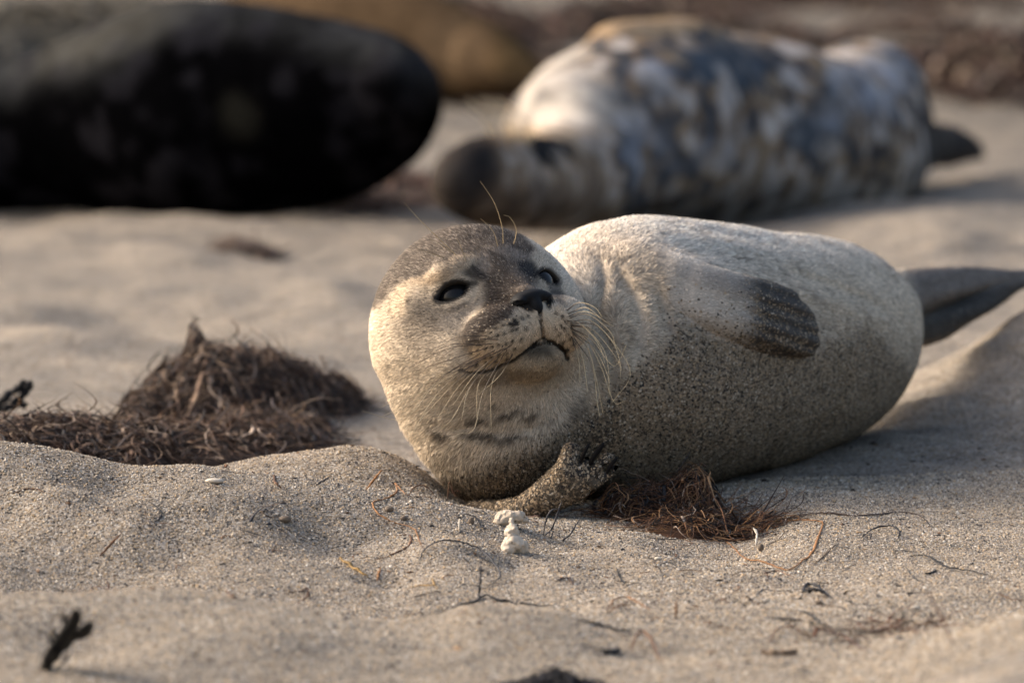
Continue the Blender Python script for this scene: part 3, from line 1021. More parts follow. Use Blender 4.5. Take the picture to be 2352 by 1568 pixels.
def build_pup():
    v, f = surface_nets(sdf_pup, (-400, -480, -560), (1560, 420, 2900), 22)
    v, f, nrm = refine(sdf_pup, v, f, 2, 4.0)
    # finer face: refine where the eyes and muzzle are
    sel = (np.linalg.norm(v - HL(5, -12, 195), axis=1) < 205)
    fs = sel[f].all(1)
    used = np.unique(f[fs]); mp = -np.ones(len(v), int); mp[used] = np.arange(len(used))
    v2, f2 = v[used], mp[f[fs]]
    v2, f2, n2 = refine(sdf_pup, v2, f2, 2, 1.5)
    keep = f[~fs]
    allv = np.vstack([v, v2]); allf = np.vstack([keep, f2 + len(v)]); alln = np.vstack([nrm, n2])
    uq, inv = np.unique(allf.ravel(), return_inverse=True)
    allv = allv[uq]; alln = alln[uq]; allf = inv.reshape(allf.shape)
    # small fur-like irregularity of the skin
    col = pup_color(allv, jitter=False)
    sa1 = SANDY[0]
    # ---------------- hairs
    tri = np.vstack([allf[:, [0, 1, 2]], allf[:, [0, 2, 3]]])
    a, b, c = allv[tri[:, 0]], allv[tri[:, 1]], allv[tri[:, 2]]
    fn = np.cross(b - a, c - a); ar = np.linalg.norm(fn, axis=1) / 2
    cen = (a + b + c) / 3
    nn = norm(alln[tri].mean(1))
    facing = -nn @ norm(np.array([0, .0, 1.0]))
    hd = 1 - smoothstep(180, 420, np.linalg.norm(cen - HL(0, 0, 160), axis=1))
    far = smoothstep(500, 1700, cen[:, 2])
    wgt = ar * (0.25 + 0.75 * smoothstep(-.35, .05, facing)) * (1 + 2.2 * hd) * (1 - .6 * far)
    NH = 330000
    idx = rng.choice(len(tri), NH, p=wgt / wgt.sum())
    u = rng.random((NH, 2)); fl = u.sum(1) > 1; u[fl] = 1 - u[fl]
    root = a[idx] + u[:, :1] * (b[idx] - a[idx]) + u[:, 1:] * (c[idx] - a[idx])
    na, nb, nc = alln[tri[idx, 0]], alln[tri[idx, 1]], alln[tri[idx, 2]]
    rn = norm(na * (1 - u.sum(1, keepdims=True)) + nb * u[:, :1] + nc * u[:, 1:])
    # none on the eyes, inside mouth or under the nose pad
    ok = np.ones(NH, bool)
    for c0, ax, w, vv in EYE:
        L = root - c0
        rr = np.sqrt((L @ w / 38) ** 2 + (L @ vv / 20) ** 2)
        ok &= ~((rr < 1.0) & (L @ ax > 0))
    md = chain(root, MOUTH, MR)
    ok &= md > 0.5
    ok &= np.linalg.norm(root - HL(0, 8, 290), axis=1) > 30
    root, rn = root[ok], rn[ok]
    n = len(root)
    t = flow(root, rn)
    px, py = project(root)
    hw = 1 - smoothstep(150, 330, np.linalg.norm(root - HL(0, 0, 200), axis=1))
    neck = smoothstep(900, 980, py) * (1 - smoothstep(1250, 1350, px))
    ln = (15 - 6.5 * hw + 6 * neck) * (0.7 + .6 * rng.random(n))
    wd = (2.5 - .55 * hw + 1.2 * smoothstep(300, 1500, root[:, 2])) * (0.75 + .5 * rng.random(n))
    onl = (np.minimum(chain(root, LP, LR), np.min([cone(root, a_, b_, r_, r_ * .8) for a_, b_, r_ in DIG], axis=0)) < 9) & (root[:, 2] < -80)
    onu = sdf_uf(root) < 6
    ln = ln * np.where(onl, .62, 1) * np.where(onu, .6, 1) * (1 - .25 * smoothstep(-28, 50, py - np.interp(px, [900, 1250, 1350, 1450, 1560, 1640, 1880, 1990, 2100], [1280, 1010, 925, 840, 750, 770, 800, 740, 860])))
    wd = wd * np.where(onl, 1.2, 1)
    lift = 0.16 + 0.20 * rng.random(n) + .12 * neck
    side = np.cross(t, rn)
    t = norm(t + side * rng.normal(0, .22, n)[:, None])
    dirn = norm(t * np.cos(lift)[:, None] + rn * np.sin(lift)[:, None])
    side = norm(np.cross(dirn, rn))
    th = rng.normal(0, .5, n)
    side = side * np.cos(th)[:, None] + rn * np.sin(th)[:, None]
    base = root - rn * 1.0
    tip = base + dirn * ln[:, None]
    hv = np.stack([base - side * wd[:, None] * .5, base + side * wd[:, None] * .5, tip], 1).reshape(-1, 3)
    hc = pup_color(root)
    sa2 = np.repeat(SANDY[0], 3)
    hcol = np.repeat(hc, 3, axis=0)
    kr = np.repeat(.82 - .26 * hw, 3)[:, None]  # hair self-shadow put into the colour: darker roots, lighter tips
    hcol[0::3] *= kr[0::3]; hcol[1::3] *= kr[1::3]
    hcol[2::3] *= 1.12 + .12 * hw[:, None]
    hn = norm(rn + dirn * -0.05 + rng.normal(0, .16, (n, 3)))
    hn = np.repeat(hn, 3, axis=0)
    hf_ = np.arange(3 * n).reshape(-1, 3) + len(allv)
    # ---------------- sand grains stuck to the coat
    gr = []; gc = []
    for cx, cy, sx, sy, k in [(1165, 680, 60, 45, 60), (1200, 640, 40, 25, 26), (1120, 760, 60, 40, 26), (1235, 690, 26, 14, 14), (1300, 1100, 60, 50, 300), (1650, 900, 150, 90, 260), (1770, 740, 70, 40, 240), (1150, 1060, 110, 50, 200), (1500, 900, 160, 120, 300), (1250, 850, 50, 40, 20)]:
        for _ in range(k):
            gr.append((cx + rng.normal(0, sx), cy + rng.normal(0, sy)))
            gc.append(rng.choice(3, p=[.5, .3, .2]))
    gpx = np.array(gr)
    # nearest visible hair root gives the place on the coat
    vis = (-rn[:, 2] > .15)
    rv = root[vis]; nv_ = rn[vis]; vx, vy = px[vis], py[vis]
    key = np.floor(vx / 8).astype(int) * 10000 + np.floor(vy / 8).astype(int)
    order = np.argsort(key); ks = key[order]
    oc = np.array([[1, 0, 0], [-1, 0, 0], [0, 1, 0], [0, -1, 0], [0, 0, 1], [0, 0, -1]], float)
    of = np.array([[0, 2, 4], [2, 1, 4], [1, 3, 4], [3, 0, 4], [2, 0, 5], [1, 2, 5], [3, 1, 5], [0, 3, 5]])
    gv = []; gf = []; gcol = []; gn = []
    base_i = len(allv) + len(hv)
    cols = np.array([[.50, .42, .32], [.36, .26, .16], [.07, .06, .055]])
    for (x, y), k in zip(gpx, gc):
        kk = int(math.floor(x / 8)) * 10000 + int(math.floor(y / 8))
        i0 = np.searchsorted(ks, kk)
        if i0 >= len(ks) or ks[i0] != kk:
            continue
        i1 = np.searchsorted(ks, kk, 'right')
        j = order[i0:i1]; j = j[np.argmin(rv[j][:, 2])]
        r = rng.uniform(.7, 2.1)
        gv.append(rv[j] + nv_[j] * 3.5 + oc * r * rng.uniform(.7, 1.3, (6, 1)))
        gf.append(of + base_i + 6 * len(gf))
        gcol.append(np.tile(cols[k], (6, 1))); gn.append(norm(oc + nv_[j]))
    V = np.vstack([allv, hv] + gv); Cc = np.vstack([col, hcol] + gcol); Nn = np.vstack([alln, hn] + gn)
    wn = Nn[:, :1] * Rv + Nn[:, 1:2] * Uv + Nn[:, 2:3] * Fv
    root_loc = q2world(Q(1450, 1160, 300))[0]
    pup = thing('seal_pup', 'spotted cream seal pup lying on its side in front, looking up over its shoulder', 'seal', (root_loc[0], root_loc[1], float(ground(root_loc[0], root_loc[1]))))
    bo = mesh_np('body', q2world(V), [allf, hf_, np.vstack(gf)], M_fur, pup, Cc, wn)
    at_ = bo.data.attributes.new('sandy', 'FLOAT', 'POINT')
    sv = np.zeros(len(V), np.float32); sv[:len(sa1)] = sa1; sv[len(sa1):len(sa1) + len(sa2)] = sa2
    at_.data.foreach_set('value', sv)
    return pup, (rv, nv_, vx, vy)


def uvsphere(c, r, n=40):
    th = np.linspace(0, np.pi, n + 1); ph = np.linspace(0, 2 * np.pi, 2 * n, endpoint=False)
    v = np.array([[math.sin(a) * math.cos(b), math.sin(a) * math.sin(b), math.cos(a)] for a in th for b in ph])
    i = np.arange(n)[:, None] * 2 * n; j = np.arange(2 * n)[None, :]; j2 = (j + 1) % (2 * n)
    q = np.stack([i + j, i + 2 * n + j, i + 2 * n + j2, i + j2], 2).reshape(-1, 4)
    return np.asarray(c) + v * r, q


def sdf_nose(P):
    L = P - HO
    L = np.stack([L @ he, L @ hu, L @ hf], 1)
    A = L.copy(); A[:, 0] = np.abs(A[:, 0])
    d = ell(L, (0, 24, 262), (43, 18, 32))
    d = smin(d, ell(L, (0, 0, 268), (19, 28, 30)), 8)
    d = smin(d, ell(A, (34, 17, 266), (17, 13, 26)), 8)
    nos = chain(A, [np.array([54., 14, 276]), np.array([42., 8, 288]), np.array([30., -3, 297]), np.array([22., -18, 296])], [5.5, 8, 9, 8.0])
    nos2 = chain(A, [np.array([42., 14, 268]), np.array([30., 6, 275]), np.array([20., -8, 278])], [4, 7, 6])
    d = smax(d, -nos, 2.5); d = smax(d, -nos2, 2.5)
    d = smax(d, -cone(L, np.array([0, 12., 304]), np.array([0, -26., 300]), 1.0, 3.5), 3)
    return d


pup, HAIR = build_pup()
v, f = surface_nets(sdf_nose, HL(0, 5, 270) - 75, HL(0, 5, 270) + 75, 5)
v, f, _ = refine(sdf_nose, v, f, 1, 1.0)
mesh_np('nose', q2world(v), f, M_nose, pup)
for c0, ax, w, vv in EYE:
    v, f = uvsphere(c0 + ax * 3.5, ER)
    mesh_np('eye', q2world(v), f, M_eye, pup)
# claws on the folded flipper
for (x0, y0), (x1, y1), r in [((1334, 1064), (1351, 1018), 4.8), ((1354, 1068), (1384, 1016), 6), ((1394, 1088), (1415, 1048), 4.8)]:
    p = [Q(x0, y0, -232), Q(x0 * .6 + x1 * .4 - 2, y0 * .6 + y1 * .4, -238), Q(x1 - 2, y1 + 8, -236), Q(x1 + 3, y1, -228)]
    v, f = tube(q2world(catmull(np.array(p), 4)), r * np.array([.5, .7, .85, .95, 1, 1, 1, .95, .9, .75, .6, .4, .15]) * SQ, 8)
    mesh_np('claw', v, f, M_claw, pup)


def pup_surface(px, py):
    rv, nv_, vx, vy = HAIR
    d = (vx - px) ** 2 + (vy - py) ** 2
    j = np.argsort(d)[:6]
    j = j[np.argmin(rv[j][:, 2])]
    return Q(px, py, rv[j, 2]), nv_[j]


WH = []
wr = np.random.default_rng(11)
def whisker(pts, out=40, r0=1.35, col=(0.42, 0.33, 0.2), dark=0.0):
    p0, n0 = pup_surface(*pts[0])
    n = len(pts)
    dep = p0[2] + n0[2] * 0
    P = [p0 - n0 * 3]
    for i, (x, y) in enumerate(pts[1:], 1):
        t = i / (n - 1)
        P.append(Q(x, y, p0[2] + n0[2] * out * math.sin(t * 1.5) * 1.0 - 12 * t))
    P = catmull(np.array(P), 8)
    k = len(P)
    v, f = tube(q2world(P), np.linspace(r0 * .74, 0.36, k) * SQ, 5)
    tt = np.repeat(np.linspace(0, 1, k), 5)
    c0 = np.array([0.05, 0.035, 0.025]); c1 = np.array(col)
    C = c0 + (c1 - c0) * smoothstep(dark - .15, dark + .3, tt)[:, None] if dark else np.tile(c1, (len(v), 1))
    mesh_np('whisker', v, f, M_weed2, pup, C)


M_weed2 = mat_attr('whisker_hair', rough=0.4, spec=0.4)
# left pad: sweep down and to the left
LW = [[(1118, 800), (1020, 830), (900, 868)], [(1105, 812), (1010, 870), (930, 960), (832, 944)], [(1128, 815), (1040, 870), (985, 930), (945, 1003)],
      [(1098, 830), (1020, 905), (935, 1000)], [(1140, 805), (1050, 850), (960, 915), (880, 955)], [(1150, 820), (1085, 880), (1040, 960), (1010, 985)],
      [(1160, 812), (1110, 900), (1085, 990), (1025, 985)], [(1120, 838), (1075, 900), (1060, 965)], [(1165, 800), (1060, 845), (975, 890)], [(1135, 790), (1030, 800), (930, 850)],
      [(1110, 795), (1040, 790), (985, 815)], [(1150, 780), (1070, 785), (960, 860)], [(1180, 790), (1100, 850), (1040, 930)], [(1168, 826), (1130, 880), (1128, 985)],
      [(1120, 770), (1050, 775), (1000, 800)], [(1090, 836), (1010, 880), (905, 930)], [(1145, 836), (1100, 880), (1095, 960)], [(1180, 812), (1150, 860), (1100, 905)],
      [(1105, 822), (1000, 868), (870, 938)], [(1132, 826), (1060, 880), (1005, 960)]]
for p in LW:
    whisker(p, 55, 1.5, (0.42, 0.34, 0.22) if p[-1][1] > 900 else (0.16, 0.115, 0.075), 0.35)
# right pad: sweep out to the right and hang
RW = [[(1302, 712), (1330, 695), (1365, 705), (1384, 728)], [(1305, 720), (1345, 706), (1380, 730)], [(1308, 730), (1350, 722), (1400, 760), (1415, 800)], [(1310, 738), (1360, 738), (1410, 790), (1428, 850)],
      [(1312, 748), (1350, 758), (1390, 810), (1400, 880)], [(1314, 756), (1345, 775), (1380, 840), (1410, 922), (1436, 920)], [(1316, 766), (1350, 800), (1370, 870), (1385, 950)],
      [(1312, 772), (1335, 810), (1345, 860), (1350, 900)], [(1308, 742), (1370, 748), (1420, 800), (1448, 862), (1405, 925)], [(1306, 726), (1350, 716), (1410, 750)],
      [(1316, 780), (1330, 830), (1332, 885)], [(1310, 752), (1360, 780), (1410, 840), (1440, 790)], [(1314, 762), (1365, 800), (1395, 860), (1400, 905)], [(1311, 745), (1365, 760), (1420, 830), (1425, 870)],
      [(1300, 735), (1335, 745), (1375, 790), (1390, 835)], [(1318, 775), (1360, 840), (1372, 925), (1378, 955)]]
for p in RW:
    whisker(p, 50, 1.7, (0.46, 0.37, 0.23), 0.25)
# brow
for p in [[(1157, 560), (1153, 520), (1135, 465), (1103, 416)], [(1181, 560), (1186, 528), (1172, 500), (1157, 494)], [(1145, 565), (1132, 530), (1104, 502)], [(1050, 585), (990, 530), (955, 495), (929, 466)],
          [(1040, 580), (1010, 560), (985, 548)], [(1072, 600), (1060, 570), (1050, 548)], [(1022, 590), (980, 578), (955, 570)]]:
    whisker(p, 26, 1.5, (0.40, 0.30, 0.17), 0.0)

# ================================================================== the adult seals behind
def QD(px, py, D):
    return np.array([(px - 1176) * D / FPX, (784 - py) * D / FPX, D])


def rows(lst):           # (px,py,D,r_px) -> chain
    p, r = spine([(QD(a, b, D), r * D / FPX) for a, b, D, r in lst], 3)
    return p, r


def screen(q):
    return 1176 + q[:, 0] * FPX / q[:, 2], 784 - q[:, 1] * FPX / q[:, 2]


def adult(label, sdf, colf, lo, hi, h, base, cat='seal', levels=1, extra=None, group='adult seals resting behind the pup'):
    v, f = surface_nets(sdf, lo, hi, h)
    v, f, n = refine(sdf, v, f, levels, h * .2)
    c = colf(v, n)
    w = cam2world(base)[0]
    t = thing('seal', label, cat, (w[0], w[1], float(ground(w[0], w[1]))), group)
    mesh_np('body', cam2world(v), f, M_seal, t, c)
    return t


# --- mottled seal, head to the left
mb = rows([(1345, 350, 7.75, 185), (1450, 300, 7.85, 222), (1600, 305, 8.0, 242), (1760, 315, 8.15, 238), (1890, 335, 8.3, 205), (1980, 330, 8.45, 160), (2040, 320, 8.6, 110)])
mn = rows([(1345, 400, 7.65, 140), (1260, 415, 7.5, 116), (1160, 415, 7.35, 100), (1090, 415, 7.25, 72), (1068, 412, 7.2, 56)])
mh = rows([(1960, 240, 8.45, 150), (1990, 232, 8.5, 152), (2020, 262, 8.5, 130)])
mfl = rows([(1610, 130, 7.95, 64), (1540, 94, 7.9, 56), (1470, 84, 7.86, 48), (1410, 90, 7.82, 38)])
mhf = rows([(2080, 330, 8.6, 70), (2150, 335, 8.75, 56), (2210, 340, 8.85, 38), (2255, 352, 8.95, 18)])


def sdf_mot(P):
    d = chain(P, *mb)
    d = smin(d, chain(P, *mn), .03)
    d = smin(d, chain(P, *mh), .02)
    d = smin(d, chain(P, *mfl), .035)
    d = smin(d, chain(P, *mhf), .02)
    d = d + .006 * fbm(P[:, 0] / .09, P[:, 1] / .09, P[:, 2] / .09, 2, 77) + .016 * vnoise(P[:, 0] / .17, P[:, 1] / .17, P[:, 2] / .2, 79)
    return d


def col_mot(q, n):
    px, py = screen(q)
    X, Y, Z = q.T
    a = 2.3 * fbm(X / .042, Y / .042, Z / .042, 4, 51); b = 2.3 * fbm(X / .030, Y / .030, Z / .030, 4, 52); e = 1.3 * fbm(X / .08, Y / .08, Z / .08, 2, 53)
    m = len(q)
    c = np.tile(np.array([.23, .165, .11]), (m, 1))
    c = mixc(c, (.085, .065, .05), smoothstep(.0, .3, a) * .85)
    c = mixc(c, (.36, .27, .18), smoothstep(.1, .4, e) * .55)
    c = mixc(c, (.58, .55, .53), smoothstep(.2, .42, b) * .62)
    c = mixc(c, (.05, .062, .08), smoothstep(.2, .38, -b) * .85)
    wx = px + 26 * a; wy = py + 26 * b
    c = mixc(c, (.50, .46, .41), blob(wx, wy, 1280, 210, 110, 110, -40, .4) * (.9 - .5 * smoothstep(.1, .4, a)))
    c = mixc(c, (.52, .47, .41), blob(wx, wy, 1330, 255, 120, 50, 0, .5) * .7)
    c = mixc(c, (.15, .16, .175), blob(wx, wy, 1390, 215, 60, 14, 20, .6) * .5)
    for cx, cy, rx, ry, s in [(1650, 135, 95, 40, .85), (1620, 160, 40, 30, .9), (1730, 165, 30, 34, .8), (1900, 270, 60, 70, .7), (1860, 330, 40, 45, .7), (1500, 225, 40, 25, .6), (1505, 390, 40, 50, .5), (1680, 345, 40, 60, .3)]:
        c = mixc(c, (.065, .085, .11), blob(wx, wy, cx, cy, rx, ry, 0, .6) * s)
    for cx, cy, rx, ry, s in [(1500, 350, 60, 70, .55), (1670, 320, 45, 60, .5), (1920, 240, 36, 50, .7), (2030, 170, 80, 90, .75), (1600, 500, 30, 30, .4), (1520, 160, 60, 25, .7)]:
        c = mixc(c, (.34, .36, .41), blob(wx, wy, cx, cy, rx, ry, 0, .6) * s * smoothstep(-.25, .25, a))
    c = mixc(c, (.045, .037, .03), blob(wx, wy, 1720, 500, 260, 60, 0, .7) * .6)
    hd = 1 - smoothstep(1380, 1430, px)
    hd = hd * smoothstep(270, 320, py)
    c = mixc(c, (.30, .22, .15), hd * .5)
    c = mixc(c, (.42, .30, .18), hd * blob(wx, wy, 1250, 305, 110, 26, 0, .6) * .6)
    c = mixc(c, (.018, .018, .02), blob(px + 14 * a, py + 14 * b, 1085, 384, 62, 80, 0, .7) * .85)
    c = mixc(c, (.015, .018, .022), blob(wx, wy, 1255, 345, 44, 38, 0, .3) * .97)
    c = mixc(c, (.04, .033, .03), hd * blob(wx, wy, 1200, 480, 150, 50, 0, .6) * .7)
    c = mixc(c, (.022, .021, .022), hd * (1 - smoothstep(1085, 1165, px + 16 * a + .25 * (py - 400))) * .9)
    c = c * .82
    fl = (px < 1610) & (chain(q, *mfl) < .010)
    c = mixc(c, (.30, .215, .135), fl * (1 - smoothstep(100, 150, py + 20 * a)) * .9)
    c = mixc(c, (.045, .042, .04), smoothstep(2110, 2150, px) * .9)
    return c


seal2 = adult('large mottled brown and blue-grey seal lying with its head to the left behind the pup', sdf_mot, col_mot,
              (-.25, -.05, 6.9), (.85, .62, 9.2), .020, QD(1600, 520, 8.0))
for k in range(12):
    x = 1095 + k * 9 + wr.normal(0, 3)
    pts = [QD(x + 30, 322, 7.3), QD(x + 20, 285, 7.28), QD(x, 255 + wr.normal(0, 6), 7.27), QD(x - 30 - 2 * k, 232 + wr.normal(0, 10), 7.27)]
    v, f = tube(cam2world(catmull(np.array(pts), 4)), np.linspace(.0011, .0005, 13), 4)
    mesh_np('whisker', v, f, M_weed2, seal2, np.tile((.6, .5, .33), (len(v), 1)))

# --- dark bull at the left
db = rows([(-420, 330, 8.3, 170), (-250, 320, 8.3, 190), (-60, 322, 8.3, 196), (110, 312, 8.25, 204), (260, 278, 8.2, 232), (400, 250, 8.15, 252), (540, 240, 8.1, 250), (680, 235, 8.05, 228), (800, 232, 8.0, 190), (880, 218, 7.95, 140), (915, 206, 7.9, 100)])
dfl = rows([(560, 330, 7.82, 60), (640, 400, 7.78, 48), (700, 440, 7.75, 34)])


def sdf_dark(P):
    d = chain(P, *db)
    return d + .006 * fbm(P[:, 0] / .12, P[:, 1] / .12, P[:, 2] / .12, 2, 87) + .022 * vnoise(P[:, 0] / .22, P[:, 1] / .22, P[:, 2] / .3, 90)


def col_dark(q, n):
    px, py = screen(q)
    X, Y, Z = q.T
    a = fbm(X / .035, Y / .035, Z / .035, 4, 55); b = fbm(X / .12, Y / .12, Z / .12, 2, 56)
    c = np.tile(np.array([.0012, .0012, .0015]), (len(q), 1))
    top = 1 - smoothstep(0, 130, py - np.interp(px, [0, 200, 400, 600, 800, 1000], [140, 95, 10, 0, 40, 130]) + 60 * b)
    c = mixc(c, (.030, .032, .034), top * (.45 + .55 * smoothstep(-.3, .3, a)))  # cool sheen along the back, painted into the fur colour
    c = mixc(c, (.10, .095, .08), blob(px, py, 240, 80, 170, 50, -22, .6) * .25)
    c = mixc(c, (.011, .011, .014), smoothstep(.1, .5, 1.4 * a) * .75)
    c = mixc(c, (.018, .018, .015), blob(px, py, 550, 270, 40, 50, -30, .6) * .6)
    c = mixc(c, (.03, .033, .037), blob(px, py, 960, 180, 60, 70, 0, .6) * .15)
    return c


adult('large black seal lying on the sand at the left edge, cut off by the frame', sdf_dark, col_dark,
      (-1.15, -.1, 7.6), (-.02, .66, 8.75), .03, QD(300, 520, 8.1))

# --- brown seal behind the dark one
bb = rows([(430, 140, 12.4, 90), (560, 108, 12.3, 128), (740, 98, 12.1, 142), (900, 96, 12.0, 138), (1030, 118, 11.9, 112), (1130, 152, 11.8, 76), (1215, 180, 11.7, 44)])
bn = rows([(1120, 130, 11.75, 80), (1200, 165, 11.65, 50), (1260, 190, 11.6, 28)])


def sdf_brown(P):
    return smin(chain(P, *bb), chain(P, *bn), .03) + .004 * fbm(P[:, 0] / .1, P[:, 1] / .1, P[:, 2] / .1, 2, 88)


def col_brown(q, n):
    px, py = screen(q)
    a = fbm(q[:, 0] / .12, q[:, 1] / .12, q[:, 2] / .12, 3, 58)
    c = np.tile(np.array([.060, .041, .025]), (len(q), 1))
    c = mixc(c, (.12, .095, .07), blob(px, py, 1040, 120, 70, 60, 0, .9) * .15)
    c = mixc(c, (.06, .04, .02), smoothstep(-.05, .3, a) * .45)
    c = mixc(c, (.035, .026, .015), smoothstep(1120, 1170, px) * .8)
    return c


adult('brown seal lying far behind, between the black seal and the mottled one', sdf_brown, col_brown,
      (-.95, .3, 11.2), (.16, .95, 12.9), .035, QD(900, 220, 11.9))

# ================================================================== seaweed
BRNS = np.array([[.030, .022, .018], [.055, .036, .026], [.085, .053, .036], [.13, .082, .052], [.19, .13, .085], [.022, .020, .021], [.05, .04, .038]])


def pile(name, label, humps, nstr, length, rad, group=None, cat='seaweed', cols=BRNS, probs=None, pale=.02, seed=1, sway=1.0, stray=0.12, ex=.75):
    r = np.random.default_rng(seed)
    H = []
    for px, Y, rx, ry, h in humps:
        D = Y * CP
        H.append(((px - 1176) * D / FPX, Y, rx * D / FPX, ry, h * D / FPX))
    H = np.array(H)

    def height(x, y):
        z = np.zeros(np.shape(x))
        for a, b, c, d, e in H:
            rr = ((x - a) / c) ** 2 + ((y - b) / d) ** 2
            z = np.maximum(z, e * np.clip(1 - rr, 0, 1) ** ex)
        return z
    A = Acc()
    # matted core
    x0, x1 = (H[:, 0] - H[:, 2]).min(), (H[:, 0] + H[:, 2]).max()
    y0, y1 = (H[:, 1] - H[:, 3]).min(), (H[:, 1] + H[:, 3]).max()
    n = 90
    gx, gy = np.meshgrid(np.linspace(x0, x1, n), np.linspace(y0, y1, n))
    hh = height(gx, gy)
    sc = length
    rough = 1 + .35 * fbm(gx / (sc * .3), gy / (sc * .3), 0 * gx, 3, seed)
    gz = ground(gx.ravel(), gy.ravel()).reshape(gx.shape) - rad * 3 + hh * .86 * rough - (hh <= 0) * rad * 6
    V = np.stack([gx, gy, gz], 2).reshape(-1, 3)
    i = np.arange(n - 1)[:, None] * n; j = np.arange(n - 1)[None, :]
    q = np.stack([i + j, i + j + 1, i + n + j + 1, i + n + j], 2).reshape(-1, 4)
    hq = hh.ravel()[q].max(1) > 0
    if hq.any():
        A.add(V, q[hq], cols[min(1, len(cols) - 1)] * .7)
    w = H[:, 2] * H[:, 3] * (1 + H[:, 4] * 8); w /= w.sum()
    for s in range(nstr):
        k = r.choice(len(H), p=w)
        a = r.uniform(0, 2 * np.pi); rr = math.sqrt(r.uniform(0, 1.1))
        x = H[k, 0] + rr * H[k, 2] * math.cos(a); y = H[k, 1] + rr * H[k, 3] * math.sin(a)
        th = r.uniform(0, 2 * np.pi); L = length * r.uniform(.4, 1.3); m = 9
        bend = r.normal(0, 1.6) * sway; b2 = r.normal(0, 2.0) * sway
        P = np.zeros((m, 3)); t = np.linspace(0, 1, m)
        ang = th + bend * t + b2 * t * t
        P[:, 0] = x + np.cumsum(np.cos(ang)) * L / m; P[:, 1] = y + np.cumsum(np.sin(ang)) * L / m
        hz = height(P[:, 0], P[:, 1])
        lift = r.uniform(-.004, .010) * (length / .06) * .8
        strayer = r.random() < stray
        P[:, 2] = ground(P[:, 0], P[:, 1]) + hz * r.uniform(.86, 1.06) + rad + np.abs(lift) * np.sin(np.pi * t * r.uniform(.6, 1.4) + r.uniform(0, 1))
        if strayer:
            P[:, 2] += L * r.uniform(.1, .5) * t ** 1.5
        P[:, 2] = np.maximum(P[:, 2], ground(P[:, 0], P[:, 1]) + rad * .3)
        R = rad * r.uniform(.4, 1.3)
        fl_ = .5
        if r.random() < .10:
            R *= 2.3; fl_ = .18
        P[:, 2] += rad * 2.2 * r.normal(0, 1, m).cumsum() * .35 * (1 if hz.max() > 0 else 0)
        prof = R * (1 - .75 * t ** 3)
        v, f = tube(P, prof, 4, fl_)
        c = cols[r.choice(len(cols), p=probs)] * r.uniform(.7, 1.5)
        if r.random() < pale:
            c = np.array([.38, .30, .24]) * r.uniform(.6, 1.2)
        A.add(v, f, np.clip(c, 0, 1))
    o = A.build(name, M_weed)
    o.data.update()
    return tag(o, label, cat, group)


pile('seaweed_pile', 'big brown heap of dried seaweed on the sand left of the pup', [
    (500, 5.22, 170, .13, 154), (405, 5.22, 110, .12, 122), (442, 5.26, 40, .06, 188), (455, 5.24, 80, .08, 156), (590, 5.26, 130, .12, 145), (675, 5.3, 95, .11, 112), (750, 5.36, 80, .09, 72), (790, 5.38, 45, .06, 50), (330, 5.15, 70, .12, 70),
    (560, 4.98, 170, .16, 52), (660, 5.02, 110, .12, 45), (430, 4.86, 200, .14, 52), (110, 4.78, 240, .13, 98), (20, 4.74, 120, .12, 92), (290, 4.80, 150, .14, 76), (-150, 4.76, 200, .14, 95)], 4600, .055, .00100, seed=3, stray=.22, sway=1.5, pale=.035,
     cols=.74 * np.array([[.040, .028, .024], [.075, .047, .035], [.115, .070, .050], [.16, .105, .075], [.24, .17, .12], [.028, .026, .028], [.075, .06, .058]]))
pile('seaweed_clump', 'rust brown clump of dried seaweed caught beside the folded flipper', [
    (1594, 4.44, 74, .04, 92), (1560, 4.44, 70, .04, 72), (1500, 4.44, 105, .045, 62), (1430, 4.44, 50, .03, 56), (1620, 4.38, 90, .04, 40), (1560, 4.36, 80, .04, 26), (1690, 4.37, 110, .04, 12)],
    1300, .044, .00062, cols=np.array([[.05, .025, .016], [.10, .05, .028], [.17, .085, .045], [.035, .022, .018], [.26, .15, .075], [.02, .02, .022]]), seed=5, pale=.05, stray=.32)
pile('seaweed_clump', 'low tangle of red-brown seaweed at the lower right edge of the sand', [(2085, 3.78, 70, .04, 7), (1930, 3.76, 60, .03, 4)], 80, .035, .0006, seed=6,
     cols=np.array([[.10, .04, .022], [.05, .03, .02], [.02, .02, .02]]), stray=.45)
pile('seaweed_clump', 'black blurred seaweed clump at the very bottom of the picture', [(1262, 3.515, 82, .03, 30)], 240, .03, .0010, seed=7, cols=np.array([[.008, .009, .012], [.02, .02, .025]]), pale=0, stray=.1)
pile('seaweed_scrap', 'dark scrap of seaweed half buried at the foot of the left sand ridge', [(205, 4.0, 60, .015, 10)], 40, .022, .0006, seed=8, cols=np.array([[.06, .025, .018], [.03, .02, .018]]), stray=.3)
pile('seaweed_scrap', 'reddish scraps of seaweed strewn between the black and the mottled seal', [(790, 8.35, 110, .35, 22), (930, 8.5, 90, .3, 14), (690, 8.2, 60, .15, 12)], 500, .10, .003, seed=9,
     cols=np.array([[.12, .07, .055], [.07, .05, .045], [.2, .15, .12]]), stray=.05)
pile('seaweed_scrap', 'small dark brown scrap of seaweed on the sand left above the pup\'s head', [(592, 7.25, 22, .06, 22)], 90, .05, .002, seed=10, cols=np.array([[.10, .07, .06], [.06, .045, .04]]), stray=.05, pale=0)
pile('seaweed_scrap', 'faint brown scrap of seaweed next to a darker one on the sand', [(535, 7.3, 26, .08, 9)], 50, .05, .002, seed=12, cols=np.array([[.14, .10, .08]]), stray=.02, pale=0)
